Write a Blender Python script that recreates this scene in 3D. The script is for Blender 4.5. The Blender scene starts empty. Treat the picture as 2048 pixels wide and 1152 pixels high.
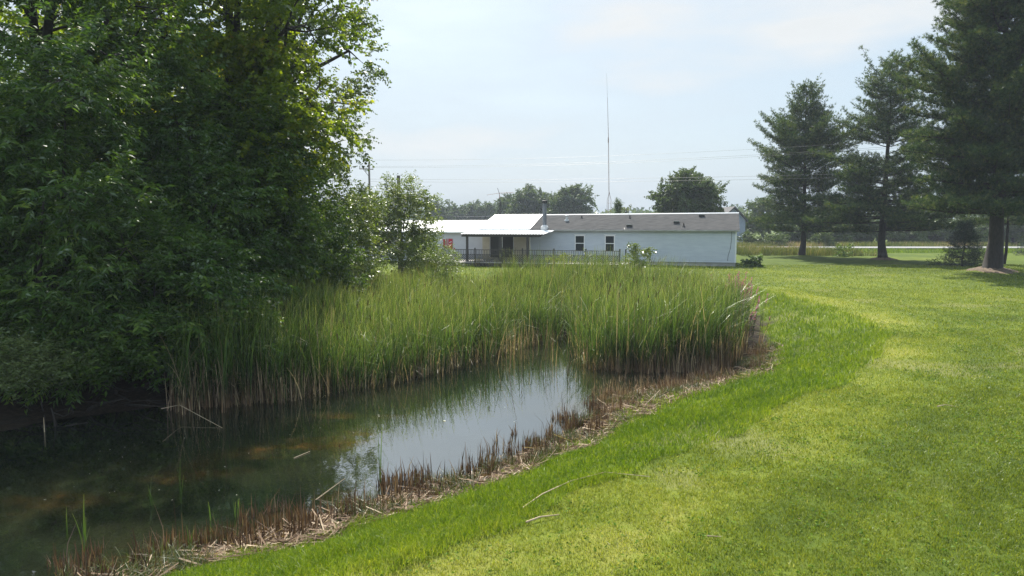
import bpy, math, random
import numpy as np
from mathutils import Vector
rng = np.random.default_rng(7)
random.seed(7)
sc = bpy.context.scene
col = sc.collection
R = math.radians

# ------------------------------------------------------------------ camera
CAM_H = 3.3
PITCH = math.atan(126 / 1400)
SP, CP = math.sin(PITCH), math.cos(PITCH)
cd = bpy.data.cameras.new('camera')
cd.sensor_width = 36
cd.lens = 36 * 1400 / 2048
cd.clip_start = 0.1
cd.clip_end = 5000
cam = bpy.data.objects.new('camera', cd)
col.objects.link(cam)
cam.location = (0, 0, CAM_H)
cam.rotation_euler = (R(90) - PITCH, 0, 0)
sc.camera = cam

def ray(x, y):
    a, b = (x - 1024) / 1400, (576 - y) / 1400
    return a, CP + b * SP, -SP + b * CP

def G(x, y, z=0.0):          # photo point -> place on the level z
    dx, dy, dz = ray(x, y)
    t = (z - CAM_H) / dz
    return (dx * t, dy * t)

def P(x, y, Y):              # photo point -> place at distance Y
    dx, dy, dz = ray(x, y)
    t = Y / dy
    return (dx * t, Y, CAM_H + dz * t)

# ------------------------------------------------------------------ helpers
def tag(o, label=None, cat=None, group=None, kind=None):
    if label: o['label'] = label
    if cat: o['category'] = cat
    if group: o['group'] = group
    if kind: o['kind'] = kind
    return o

def empty(name, loc=(0, 0, 0), label=None, cat=None, group=None):
    o = bpy.data.objects.new(name, None)
    col.objects.link(o)
    o.location = loc
    return tag(o, label, cat, group)

def mesh_obj(name, V, F, mat, parent=None, attrs=None, smooth=False, loc=None):
    """V (n,3) array, F (m,k) int array or list of lists; attrs name->(n,) floats"""
    me = bpy.data.meshes.new(name)
    V = np.asarray(V, dtype=np.float32)
    if isinstance(F, np.ndarray):
        m, k = F.shape
        me.vertices.add(len(V))
        me.vertices.foreach_set('co', V.ravel())
        me.loops.add(m * k)
        me.loops.foreach_set('vertex_index', F.astype(np.int32).ravel())
        me.polygons.add(m)
        me.polygons.foreach_set('loop_start', np.arange(0, m * k, k, dtype=np.int32))
        me.update(calc_edges=True)
    else:
        me.from_pydata(V.tolist(), [], F)
        me.update()
    if attrs:
        for an, av in attrs.items():
            a = me.attributes.new(an, 'FLOAT', 'POINT')
            a.data.foreach_set('value', np.asarray(av, dtype=np.float32))
    if smooth:
        me.polygons.foreach_set('use_smooth', np.ones(len(me.polygons), dtype=bool))
    me.materials.append(mat)
    o = bpy.data.objects.new(name, me)
    col.objects.link(o)
    if parent is not None: o.parent = parent
    if loc is not None: o.location = loc
    return o

class MB:
    def __init__(s): s.v = []; s.f = []
    def add(s, vs, fs):
        n = len(s.v); s.v += [tuple(v) for v in vs]; s.f += [[i + n for i in f] for f in fs]
    def box(s, x0, x1, y0, y1, z0, z1):
        s.add([(x0,y0,z0),(x1,y0,z0),(x1,y1,z0),(x0,y1,z0),(x0,y0,z1),(x1,y0,z1),(x1,y1,z1),(x0,y1,z1)],
              [(0,3,2,1),(4,5,6,7),(0,1,5,4),(1,2,6,5),(2,3,7,6),(3,0,4,7)])
    def tube(s, pts, rads, n=8, cap=True):
        pts = [Vector(p) for p in pts]
        if not hasattr(rads, '__len__'): rads = [rads] * len(pts)
        rings = []
        up = Vector((0.13, 0.21, 1)).normalized()
        base = len(s.v)
        for i, p in enumerate(pts):
            d = (pts[min(i + 1, len(pts) - 1)] - pts[max(i - 1, 0)]).normalized()
            a = d.cross(up)
            if a.length < 0.05: a = d.cross(Vector((1, 0.1, 0)))
            a.normalize(); b = d.cross(a)
            for k in range(n):
                t = 2 * math.pi * k / n
                s.v.append(tuple(p + (a * math.cos(t) + b * math.sin(t)) * rads[i]))
        for i in range(len(pts) - 1):
            for k in range(n):
                k2 = (k + 1) % n
                s.f.append([base + i*n + k, base + i*n + k2, base + (i+1)*n + k2, base + (i+1)*n + k])
        if cap:
            s.f.append([base + k for k in range(n)][::-1])
            s.f.append([base + (len(pts)-1)*n + k for k in range(n)])
    def bar(s, a, b, w):
        s.tube([a, b], w * 0.7, 4)
    def build(s, name, mat, parent=None, smooth=False):
        return mesh_obj(name, np.array(s.v), s.f, mat, parent, smooth=smooth)

def hash01(ix, iy, iz, seed=0):
    h = (ix.astype(np.int64) * 374761393 + iy.astype(np.int64) * 668265263 + iz.astype(np.int64) * 2147483647 + seed * 1274126177) & 0xFFFFFFFF
    h = ((h ^ (h >> 13)) * 1274126177) & 0xFFFFFFFF
    h = (h ^ (h >> 16)) & 0xFFFFFF
    return h / float(0xFFFFFF)

def noise3(x, y, z, seed=0):
    x = np.asarray(x, float); y = np.asarray(y, float); z = np.asarray(z, float) + 0 * x
    xi, yi, zi = np.floor(x), np.floor(y), np.floor(z)
    fx, fy, fz = x - xi, y - yi, z - zi
    fx, fy, fz = fx*fx*(3-2*fx), fy*fy*(3-2*fy), fz*fz*(3-2*fz)
    r = 0
    for a in (0, 1):
        for b in (0, 1):
            for c in (0, 1):
                w = (fx if a else 1-fx) * (fy if b else 1-fy) * (fz if c else 1-fz)
                r = r + w * hash01(xi+a, yi+b, zi+c, seed)
    return r

def fbm(x, y, z=0.0, oct=3, seed=0):
    s, a, t = 0, 1.0, 0
    for i in range(oct):
        f = 2.03 ** i
        s = s + a * noise3(np.asarray(x)*f, np.asarray(y)*f, np.asarray(z)*f, seed + i)
        t += a; a *= 0.5
    return s / t

def unit(v): return v / np.maximum(np.linalg.norm(v, axis=-1, keepdims=True), 1e-9)
def sstep(a, b, x):
    t = np.clip((x - a) / (b - a), 0, 1); return t * t * (3 - 2 * t)

def poly_sd(px_, py_, poly):
    """signed distance, negative inside"""
    poly = np.asarray(poly, float)
    d = np.full(px_.shape, 1e9); ins = np.zeros(px_.shape, bool)
    n = len(poly)
    for i in range(n):
        ax, ay = poly[i]; bx, by = poly[(i+1) % n]
        ex, ey = bx-ax, by-ay
        t = np.clip(((px_-ax)*ex + (py_-ay)*ey) / (ex*ex+ey*ey), 0, 1)
        d = np.minimum(d, np.hypot(px_-ax-t*ex, py_-ay-t*ey))
        c = (ay > py_) != (by > py_)
        with np.errstate(divide='ignore', invalid='ignore'):
            xx = (bx-ax)*(py_-ay)/(by-ay)+ax if by != ay else np.full(px_.shape, -1e9)
        ins ^= c & (px_ < xx)
    return np.where(ins, -d, d)

# ------------------------------------------------------------------ materials
def new_mat(name):
    m = bpy.data.materials.new(name); m.use_nodes = True
    nt = m.node_tree; nt.nodes.clear()
    out = nt.nodes.new('ShaderNodeOutputMaterial')
    return m, nt, out

def link(nt, a, ao, b, bi): nt.links.new(a.outputs[ao], b.inputs[bi])

def ramp(nt, stops):
    r = nt.nodes.new('ShaderNodeValToRGB')
    e = r.color_ramp.elements
    while len(e) > 1: e.remove(e[-1])
    e[0].position = stops[0][0]; e[0].color = (*stops[0][1], 1)
    for p, c in stops[1:]:
        k = e.new(p); k.color = (*c, 1)
    return r

def attr(nt, name):
    a = nt.nodes.new('ShaderNodeAttribute'); a.attribute_name = name; return a

def leaf_mat(name, stops, transl=0.42, gloss=0.10, rough=0.42, aname='rnd', tstops=None):
    m, nt, out = new_mat(name)
    a = attr(nt, aname)
    r = ramp(nt, stops); link(nt, a, 'Fac', r, 'Fac')
    d = nt.nodes.new('ShaderNodeBsdfDiffuse'); link(nt, r, 'Color', d, 'Color')
    t = nt.nodes.new('ShaderNodeBsdfTranslucent')
    mul = nt.nodes.new('ShaderNodeMix'); mul.data_type = 'RGBA'; mul.blend_type = 'MULTIPLY'; mul.inputs[0].default_value = 1
    link(nt, r, 'Color', mul, 6); mul.inputs[7].default_value = (1.55, 1.45, 0.55, 1)
    nt.links.new(mul.outputs[2], t.inputs['Color'])
    mx = nt.nodes.new('ShaderNodeMixShader'); mx.inputs[0].default_value = transl
    link(nt, d, 0, mx, 1); link(nt, t, 0, mx, 2)
    g = nt.nodes.new('ShaderNodeBsdfGlossy'); g.inputs['Roughness'].default_value = rough
    g.inputs['Color'].default_value = (1, 1, 1, 1)
    m2 = nt.nodes.new('ShaderNodeMixShader'); m2.inputs[0].default_value = gloss
    if gloss > 0:
        fr = nt.nodes.new('ShaderNodeFresnel'); fr.inputs[0].default_value = 1.4
        mm = nt.nodes.new('ShaderNodeMath'); mm.operation = 'MULTIPLY'; mm.inputs[1].default_value = gloss * 3
        mn = nt.nodes.new('ShaderNodeMath'); mn.operation = 'MINIMUM'; mn.inputs[1].default_value = gloss * 1.6
        link(nt, fr, 0, mm, 0); nt.links.new(mm.outputs[0], mn.inputs[0])
        nt.links.new(mn.outputs[0], m2.inputs[0])
    link(nt, mx, 0, m2, 1); link(nt, g, 0, m2, 2)
    link(nt, m2, 0, out, 'Surface')
    return m

def surf_mat(name, c1, c2=None, scale=8, rough=0.7, bump=0.0, stretch=(1,1,1), spec=0.4, metal=0.0, detail=5):
    m, nt, out = new_mat(name)
    b = nt.nodes.new('ShaderNodeBsdfPrincipled')
    b.inputs['Roughness'].default_value = rough
    b.inputs['Metallic'].default_value = metal
    b.inputs['Specular IOR Level'].default_value = spec
    tc = nt.nodes.new('ShaderNodeTexCoord'); mp = nt.nodes.new('ShaderNodeMapping')
    mp.inputs['Scale'].default_value = stretch
    link(nt, tc, 'Object', mp, 'Vector')
    n = nt.nodes.new('ShaderNodeTexNoise'); n.inputs['Scale'].default_value = scale; n.inputs['Detail'].default_value = detail
    link(nt, mp, 0, n, 'Vector')
    r = ramp(nt, [(0.3, c1), (0.7, c2 or c1)])
    link(nt, n, 'Fac', r, 'Fac'); link(nt, r, 'Color', b, 'Base Color')
    if bump:
        bp = nt.nodes.new('ShaderNodeBump'); bp.inputs['Strength'].default_value = bump; bp.inputs['Distance'].default_value = 0.02
        link(nt, n, 'Fac', bp, 'Height'); link(nt, bp, 0, b, 'Normal')
    link(nt, b, 0, out, 'Surface')
    return m

M = {}
M['lawn_blade'] = leaf_mat('grass_blades', [(0, (.062,.102,.014)), (.5, (.160,.208,.026)), (.85, (.26,.29,.05)), (1, (.38,.38,.17))], .35, .03, .55)
M['rough_blade'] = leaf_mat('rough_grass_blades', [(0, (.045,.105,.01)), (.6, (.14,.212,.016)), (1, (.28,.32,.045))], .4, .03, .55)
M['ash'] = leaf_mat('ash_leaves', [(0, (.022,.055,.012)), (.55, (.060,.118,.024)), (.85, (.11,.18,.035)), (1, (.19,.26,.06))], .45, .05, .5)
M['boxelder'] = leaf_mat('box_elder_leaves', [(0, (.024,.058,.011)), (.55, (.065,.122,.018)), (.85, (.12,.19,.03)), (1, (.21,.27,.045))], .5, .05, .5)
M['maple'] = leaf_mat('broad_leaves', [(0, (.055,.10,.010)), (.6, (.14,.20,.016)), (.92, (.24,.27,.025)), (1, (.30,.23,.04))], .58, .04, .4)
M['poplar'] = leaf_mat('poplar_leaves', [(0, (.045,.08,.02)), (.6, (.09,.135,.035)), (1, (.16,.19,.07))], .48, .06, .38)
M['bright'] = leaf_mat('bright_shrub_leaves', [(0, (.05,.09,.015)), (.6, (.10,.15,.025)), (1, (.20,.24,.07))], .45, .07, .4)
M['willow'] = leaf_mat('willow_leaves', [(0, (.06,.09,.03)), (.6, (.12,.16,.055)), (1, (.20,.24,.10))], .3, .05, .4)
M['far'] = leaf_mat('far_leaves', [(0, (.032,.058,.018)), (.6, (.06,.098,.03)), (1, (.10,.14,.045))], .35, .03, .5)
M['far_pale'] = leaf_mat('pale_far_leaves', [(0, (.08,.10,.05)), (.6, (.13,.15,.08)), (1, (.2,.2,.12))], .35, .03, .5)
M['needle'] = leaf_mat('pine_needles', [(0, (.015,.038,.018)), (.5, (.046,.088,.036)), (.8, (.11,.155,.055)), (1, (.18,.18,.08))], .33, .03, .45)
M['spruce'] = leaf_mat('spruce_needles', [(0, (.02,.036,.026)), (.6, (.045,.07,.052)), (1, (.10,.12,.09))], .2, .03, .45)
M['airy'] = leaf_mat('thin_sunlit_leaves', [(0, (.06,.10,.025)), (.6, (.12,.17,.045)), (1, (.22,.25,.11))], .5, .07, .45)
M['bark'] = surf_mat('bark', (.012,.010,.008), (.036,.029,.024), 14, .9, .8, (1,1,.25))
M['bark_grey'] = surf_mat('grey_bark', (.05,.045,.04), (.12,.11,.1), 14, .9, .8, (1,1,.25))
M['twig'] = surf_mat('twigs', (.03,.024,.018), (.07,.055,.04), 10, .9)

def reed_mat():
    m, nt, out = new_mat('reed_leaves')
    a = attr(nt, 'hf'); b = attr(nt, 'rnd')
    g = ramp(nt, [(0, (.19,.12,.08)), (.18, (.16,.105,.065)), (.33, (.030,.045,.015)), (.6, (.038,.076,.014)), (.88, (.084,.136,.026)), (1, (.26,.29,.09))])  # darkened above the tan base, standing in for shaded gaps between reeds
    d = ramp(nt, [(0, (.13,.09,.06)), (.5, (.27,.20,.14)), (1, (.34,.27,.18))])
    link(nt, a, 'Fac', g, 'Fac'); link(nt, b, 'Fac', d, 'Fac')
    dead = attr(nt, 'dead')
    mx = nt.nodes.new('ShaderNodeMix'); mx.data_type = 'RGBA'
    link(nt, dead, 'Fac', mx, 0); link(nt, g, 'Color', mx, 6); link(nt, d, 'Color', mx, 7)
    hv = nt.nodes.new('ShaderNodeHueSaturation')
    mr = nt.nodes.new('ShaderNodeMapRange'); mr.inputs['To Min'].default_value = .45; mr.inputs['To Max'].default_value = 1.65  # wide value spread stands in for lit blades and dark gaps
    link(nt, b, 'Fac', mr, 0); link(nt, mr, 0, hv, 'Value'); nt.links.new(mx.outputs[2], hv.inputs['Color'])
    df = nt.nodes.new('ShaderNodeBsdfDiffuse'); link(nt, hv, 0, df, 'Color')
    tr = nt.nodes.new('ShaderNodeBsdfTranslucent')
    mul = nt.nodes.new('ShaderNodeMix'); mul.data_type = 'RGBA'; mul.blend_type = 'MULTIPLY'; mul.inputs[0].default_value = 1
    nt.links.new(hv.outputs[0], mul.inputs[6]); mul.inputs[7].default_value = (1.4, 1.35, .7, 1)
    nt.links.new(mul.outputs[2], tr.inputs['Color'])
    ms = nt.nodes.new('ShaderNodeMixShader'); ms.inputs[0].default_value = .38
    link(nt, df, 0, ms, 1); link(nt, tr, 0, ms, 2)
    gl = nt.nodes.new('ShaderNodeBsdfGlossy'); gl.inputs['Roughness'].default_value = .42
    m2 = nt.nodes.new('ShaderNodeMixShader')
    fr = nt.nodes.new('ShaderNodeFresnel'); fr.inputs[0].default_value = 1.4
    mm = nt.nodes.new('ShaderNodeMath'); mm.operation = 'MULTIPLY'; mm.inputs[1].default_value = .35
    mn = nt.nodes.new('ShaderNodeMath'); mn.operation = 'MINIMUM'; mn.inputs[1].default_value = .09
    link(nt, fr, 0, mm, 0); nt.links.new(mm.outputs[0], mn.inputs[0]); nt.links.new(mn.outputs[0], m2.inputs[0])
    link(nt, ms, 0, m2, 1); link(nt, gl, 0, m2, 2); link(nt, m2, 0, out, 'Surface')
    return m
M['reed'] = reed_mat()
M['cat_head'] = surf_mat('cattail_head', (.05,.022,.01), (.09,.045,.02), 30, .95)
M['stub'] = leaf_mat('dead_stubble', [(0, (.035,.024,.018)), (.35, (.10,.06,.04)), (.6, (.19,.12,.075)), (1, (.42,.33,.23))], .1, .03, .6)
M['straw'] = leaf_mat('straw', [(0, (.05,.03,.02)), (.45, (.13,.085,.055)), (.8, (.28,.20,.135)), (1, (.48,.39,.28))], .15, .03, .6)
M['loose_flower'] = leaf_mat('purple_flowers', [(0, (.30,.09,.28)), (1, (.55,.22,.50))], .4, .02, .6)
M['loose_leaf'] = leaf_mat('flower_stalk_leaves', [(0, (.035,.06,.02)), (.7, (.08,.10,.035)), (1, (.16,.12,.09))], .3, .03, .5)
M['dry_meadow'] = leaf_mat('meadow_weeds', [(0, (.06,.09,.03)), (.5, (.14,.16,.06)), (.8, (.24,.22,.13)), (1, (.36,.24,.28))], .3, .02, .6)
M['white_flower'] = leaf_mat('white_flowers', [(0, (.5,.5,.45)), (1, (.75,.75,.7))], .3, .02, .6)

# building materials
M['siding'] = surf_mat('pale_siding', (.46,.50,.55), (.53,.57,.61), 1.3, .55, 0, (1,1,4))
M['siding_cream'] = surf_mat('cream_siding', (.50,.44,.33), (.58,.52,.40), 2, .6)
M['siding_white'] = surf_mat('white_siding', (.52,.51,.55), (.58,.57,.61), 2, .6)
M['shingle'] = surf_mat('roof_shingles', (.066,.066,.067), (.125,.122,.12), 3.5, .95, .3, (.4,3,1), detail=9, spec=.0)
M['white_metal'] = surf_mat('white_roof_metal', (.74,.75,.76), (.84,.85,.86), 1.2, .45, 0, (1,.2,1))
M['trim'] = surf_mat('white_trim', (.70,.71,.72), (.80,.80,.80), 4, .5)
M['fascia'] = surf_mat('weathered_fascia', (.25,.245,.23), (.42,.42,.40), 3, .7, 0, (.6,1,4))
M['dark_wood'] = surf_mat('dark_weathered_wood', (.035,.032,.03), (.075,.068,.062), 6, .8, .2, (1,1,8))
M['deck_wood'] = surf_mat('deck_boards', (.26,.24,.22), (.42,.40,.37), 5, .8, .2, (8,.5,1))
M['grey_metal'] = surf_mat('grey_pipe_metal', (.10,.11,.13), (.16,.17,.19), 5, .45, 0, metal=.3)
M['black_metal'] = surf_mat('black_metal', (.012,.012,.013), (.03,.03,.03), 8, .6)
M['steel'] = surf_mat('galvanised_steel', (.30,.30,.31), (.42,.42,.43), 8, .5, metal=.5)
M['rust'] = surf_mat('rusty_steel', (.16,.10,.08), (.28,.2,.17), 8, .7)
M['vent_white'] = surf_mat('vent_metal', (.45,.45,.45), (.62,.62,.62), 8, .5)
M['void'] = surf_mat('dark_interior', (.010,.012,.012), (.02,.022,.02), 3, .5)
M['red'] = surf_mat('red_paint', (.42,.012,.03), (.50,.02,.045), 5, .5)
M['blue_house'] = surf_mat('grey_blue_siding', (.23,.27,.36), (.28,.32,.41), 2, .7)
M['dark_roof'] = surf_mat('dark_roof', (.03,.03,.035), (.06,.06,.065), 3, .8)
M['asphalt'] = surf_mat('road_asphalt', (.17,.165,.16), (.24,.235,.225), 2.5, .9, .2, spec=.15)
M['paint'] = surf_mat('road_paint', (.6,.6,.58), (.75,.75,.72), 5, .6)
M['pole_wood'] = surf_mat('pole_wood', (.10,.085,.075), (.18,.16,.145), 6, .9, .3, (1,1,.2))
M['wire'] = surf_mat('wire', (.07,.075,.08), (.10,.10,.105), 4, .5)
M['mulch'] = surf_mat('mulch', (.05,.035,.024), (.19,.135,.09), 9, .95, 1.0, detail=8)
M['lamp_glass'] = surf_mat('insulator', (.3,.28,.25), (.4,.38,.35), 4, .3)

def glass_mat():
    m, nt, out = new_mat('window_glass')
    b = nt.nodes.new('ShaderNodeBsdfPrincipled')
    b.inputs['Base Color'].default_value = (.02,.026,.03,1); b.inputs['Roughness'].default_value = .06
    b.inputs['IOR'].default_value = 1.5
    link(nt, b, 0, out, 'Surface'); return m
M['glass'] = glass_mat()

# ------------------------------------------------------------------ terrain
WATER_Z = -0.9
W_near = [G(*q, WATER_Z) for q in [(-150,1230),(110,1175),(330,1112),(500,1072),(650,1030),(780,993),(900,960),(1000,925),(1090,882),(1160,845),
          (1225,806),(1290,785),(1390,770),(1455,748),(1478,700),(1484,650)]]
WPOLY = [(-32, 3.2), (-14, 5.2)] + W_near + [(9.6,28.5),(9.6,33),(7,35.5),(0,36),(-5,35),(-7.3,31),(-7.6,24),(-8,19.5)] + \
        [G(*q, WATER_Z) for q in [(350,812),(200,832),(80,850),(0,870),(-300,890)]] + [(-32,13.5)]
B_near = [G(*q, 0) for q in [(520,1215),(800,1115),(1000,1042),(1200,957),(1330,908),(1450,868),(1560,808),(1690,755),(1752,710),(1768,672),(1725,640),(1650,612),(1570,594)]]
BPOLY = [(-32, 1.0), (-12, 2.6), (-5, 4.2)] + B_near + [(12.6,36.5),(8,39),(0,39.5),(-6,38.5),(-9.5,34),(-9.8,25),(-10,20.5),(-11.5,17.8),(-16,16.5),(-32,16.5)]
PINES = []
def place(x, y): return G(x, y, 0)
pine_bases = [place(1603,514), place(1765,523), place(1984,549)]

def ground(x, y):
    x = np.asarray(x, float); y = np.asarray(y, float)
    shp = x.shape; x = x.ravel(); y = y.ravel()
    near = (x > -34) & (x < 16) & (y > -2) & (y < 42)
    z = np.zeros(x.shape)
    jit = 0.35 * (fbm(x*0.9, y*0.9, 0, 2, 5) - .5)
    if near.any():
        sw = poly_sd(x[near], y[near], WPOLY) + jit[near]
        sb = -(poly_sd(x[near], y[near], BPOLY) + jit[near])
        t = np.clip(sw, 0, None) / np.maximum(np.clip(sw, 0, None) + np.clip(sb, 0, None), 1e-4)
        zb = np.where(sw <= 0, WATER_Z - 0.02 - 0.16*sstep(0, 1.2, -sw) - 0.4*sstep(1, 4, -sw), WATER_Z - 0.02 + (0.92) * np.where(sb <= 0, 1, 0.55*t + 0.45*t*t*(3-2*t)))
        z[near] = zb
        zl = sb <= 0
    lawn = np.where(z > -0.3, 1.0, 0.0)
    z += lawn * sstep(-0.3, 0, z) * (0.09 * (fbm(x*.22, y*.22, 0, 2, 11) - .5) + 0.05 * (fbm(x*.8, y*.5, 0, 2, 12) - .5))
    z += 0.02 * (fbm(x*3, y*3, 0, 2, 3) - .5)
    for (bx, by), rr, hh in zip(pine_bases, (1.0, 1.3, 1.6), (.14, .25, .30)):
        d2 = (x-bx)**2 + (y-by)**2
        z += hh * np.exp(-d2 / (rr*rr)) + 0.10*np.exp(-d2 / 14)
    # ditch in front of the road
    z -= 0.55 * sstep(20, 34, x) * np.exp(-((y - 88) / 2.6)**2)
    z += 0.25 * sstep(12, 20, x) * np.exp(-((y - 79) / 3.0)**2) * sstep(38, 26, x)
    return z.reshape(shp)

def axis(segs):
    out = []
    for a, b, st in segs: out.append(np.arange(a, b, st))
    return np.unique(np.round(np.concatenate(out), 4))
gx = np.concatenate([-np.geomspace(900, 34, 26), axis([(-34,-16,.6),(-16,18,.2),(18,60,.7)]), np.geomspace(60, 900, 26)])
gy = np.concatenate([-np.geomspace(120, 3, 10), axis([(-2,4,.5),(4,40,.2),(40,100,.7)]), np.geomspace(101, 1500, 30)])
XX, YY = np.meshgrid(gx, gy)
ZZ = ground(XX, YY)
nx, ny = len(gx), len(gy)
idx = np.arange(nx*ny).reshape(ny, nx)
F = np.stack([idx[:-1,:-1], idx[:-1,1:], idx[1:,1:], idx[1:,:-1]], -1).reshape(-1, 4)
V = np.stack([XX, YY, ZZ], -1).reshape(-1, 3)
swd = poly_sd(V[:,0], V[:,1], WPOLY)
sbd = poly_sd(V[:,0], V[:,1], BPOLY)
def mudmask(x, y, sw):
    return sstep(1.15, 0.55, sw + 0.9*(fbm(x*1.1, y*1.1, 0, 3, 21) - .5))
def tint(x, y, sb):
    """yellowness of the turf with painted shading at the bank rim, 0..1, the same for the soil sheet and the blades"""
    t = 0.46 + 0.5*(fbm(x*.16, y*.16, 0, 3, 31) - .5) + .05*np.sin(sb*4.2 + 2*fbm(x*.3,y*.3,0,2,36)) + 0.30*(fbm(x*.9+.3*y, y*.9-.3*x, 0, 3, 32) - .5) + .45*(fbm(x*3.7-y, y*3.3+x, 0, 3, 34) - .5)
    t = t + 0.55*np.exp(-((sb-0.8)/.9)**2) * fbm(x*.5, y*.5, 0, 2, 33)*1.4  # bank rim painted lighter, standing in for its shading
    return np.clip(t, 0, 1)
dirt = sstep(.66, .78, fbm(V[:,0]*.45, V[:,1]*.45, 0, 3, 41)) * (V[:,1] < 60) * 0.3
litter_l = sstep(-5.5, -8.5, V[:,0]) * (V[:,1] > 12)        # leaf litter under the trees
def ground_mat():
    m, nt, out = new_mat('turf_and_mud')
    b = nt.nodes.new('ShaderNodeBsdfPrincipled'); b.inputs['Roughness'].default_value = .95; b.inputs['Specular IOR Level'].default_value = .1
    tc = nt.nodes.new('ShaderNodeTexCoord')
    n = nt.nodes.new('ShaderNodeTexNoise'); n.inputs['Scale'].default_value = 9; n.inputs['Detail'].default_value = 9; n.inputs['Roughness'].default_value = .75
    link(nt, tc, 'Object', n, 'Vector')
    t = attr(nt, 'tint'); mu = attr(nt, 'mud'); di = attr(nt, 'dirt')
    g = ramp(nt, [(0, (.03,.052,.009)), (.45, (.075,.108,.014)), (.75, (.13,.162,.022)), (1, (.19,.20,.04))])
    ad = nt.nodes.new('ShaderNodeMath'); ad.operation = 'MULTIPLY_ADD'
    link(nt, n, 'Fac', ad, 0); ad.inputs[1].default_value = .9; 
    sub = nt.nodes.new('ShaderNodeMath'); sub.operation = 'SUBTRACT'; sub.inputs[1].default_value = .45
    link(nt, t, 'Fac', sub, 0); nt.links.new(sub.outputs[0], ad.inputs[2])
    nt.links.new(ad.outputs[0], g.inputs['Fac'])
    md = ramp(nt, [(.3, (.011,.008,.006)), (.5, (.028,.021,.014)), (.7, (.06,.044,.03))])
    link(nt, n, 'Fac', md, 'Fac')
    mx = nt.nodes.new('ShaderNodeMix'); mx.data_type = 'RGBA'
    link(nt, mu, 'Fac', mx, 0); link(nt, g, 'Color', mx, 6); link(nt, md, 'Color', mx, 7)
    mx2 = nt.nodes.new('ShaderNodeMix'); mx2.data_type = 'RGBA'
    link(nt, di, 'Fac', mx2, 0); nt.links.new(mx.outputs[2], mx2.inputs[6]); mx2.inputs[7].default_value = (.20,.17,.10,1)
    nt.links.new(mx2.outputs[2], b.inputs['Base Color'])
    bp = nt.nodes.new('ShaderNodeBump'); bp.inputs['Strength'].default_value = .7; bp.inputs['Distance'].default_value = .04
    link(nt, n, 'Fac', bp, 'Height'); link(nt, bp, 0, b, 'Normal')
    link(nt, b, 0, out, 'Surface'); return m
M['ground'] = ground_mat()
mud_v = np.maximum(mudmask(V[:,0], V[:,1], swd), np.maximum(litter_l * (swd < 12) * (sbd < 8), 0))
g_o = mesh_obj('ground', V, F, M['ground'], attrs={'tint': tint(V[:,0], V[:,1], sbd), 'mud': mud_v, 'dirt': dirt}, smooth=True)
tag(g_o, kind='structure')

# water
def water_mat():
    m, nt, out = new_mat('pond_water')
    tc = nt.nodes.new('ShaderNodeTexCoord')
    n = nt.nodes.new('ShaderNodeTexNoise'); n.inputs['Scale'].default_value = .45; n.inputs['Detail'].default_value = 7; n.inputs['Roughness'].default_value = .65
    mp = nt.nodes.new('ShaderNodeMapping'); mp.inputs['Rotation'].default_value = (0,0,R(-28)); mp.inputs['Scale'].default_value = (.55,1.7,1)
    link(nt, tc, 'Object', mp, 0); link(nt, mp, 0, n, 'Vector')
    al = attr(nt, 'algae')
    mu = nt.nodes.new('ShaderNodeMath'); mu.operation = 'MULTIPLY'; link(nt, al, 'Fac', mu, 0)
    r = ramp(nt, [(.46, (0,0,0)), (.62, (1,1,1))]); link(nt, n, 'Fac', r, 'Fac'); nt.links.new(r.outputs[0], mu.inputs[1])
    n3 = nt.nodes.new('ShaderNodeTexNoise'); n3.inputs['Scale'].default_value = 14; n3.inputs['Detail'].default_value = 6
    link(nt, tc, 'Object', n3, 'Vector')
    alc = ramp(nt, [(.35, (.03,.018,.006)), (.65, (.085,.040,.010))]); link(nt, n3, 'Fac', alc, 'Fac')
    n4 = nt.nodes.new('ShaderNodeTexNoise'); n4.inputs['Scale'].default_value = .3; n4.inputs['Detail'].default_value = 3
    link(nt, tc, 'Object', n4, 'Vector')
    wc = ramp(nt, [(.35, (.006,.010,.006)), (.65, (.018,.020,.010))]); link(nt, n4, 'Fac', wc, 'Fac')
    mx = nt.nodes.new('ShaderNodeMix'); mx.data_type = 'RGBA'
    nt.links.new(mu.outputs[0], mx.inputs[0]); nt.links.new(wc.outputs[0], mx.inputs[6]); nt.links.new(alc.outputs[0], mx.inputs[7])
    b = nt.nodes.new('ShaderNodeBsdfPrincipled'); nt.links.new(mx.outputs[2], b.inputs['Base Color'])
    b.inputs['Roughness'].default_value = .015; b.inputs['IOR'].default_value = 3.6
    n2 = nt.nodes.new('ShaderNodeTexNoise'); n2.inputs['Scale'].default_value = 3.0; n2.inputs['Detail'].default_value = 4
    mp2 = nt.nodes.new('ShaderNodeMapping'); mp2.inputs['Scale'].default_value = (1.0,.6,1)
    link(nt, tc, 'Object', mp2, 0); link(nt, mp2, 0, n2, 'Vector')
    bp = nt.nodes.new('ShaderNodeBump'); bp.inputs['Strength'].default_value = .16; bp.inputs['Distance'].default_value = .02
    link(nt, n2, 'Fac', bp, 'Height'); link(nt, bp, 0, b, 'Normal')
    link(nt, b, 0, out, 'Surface'); return m
wx = np.arange(-34, 12.01, .25); wy = np.arange(2, 38.01, .25)
WX, WY = np.meshgrid(wx, wy); wi = np.arange(WX.size).reshape(WX.shape)
WF = np.stack([wi[:-1,:-1], wi[:-1,1:], wi[1:,1:], wi[1:,:-1]], -1).reshape(-1, 4)
WV = np.stack([WX, WY, np.full_like(WX, WATER_Z)], -1).reshape(-1, 3)
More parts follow.
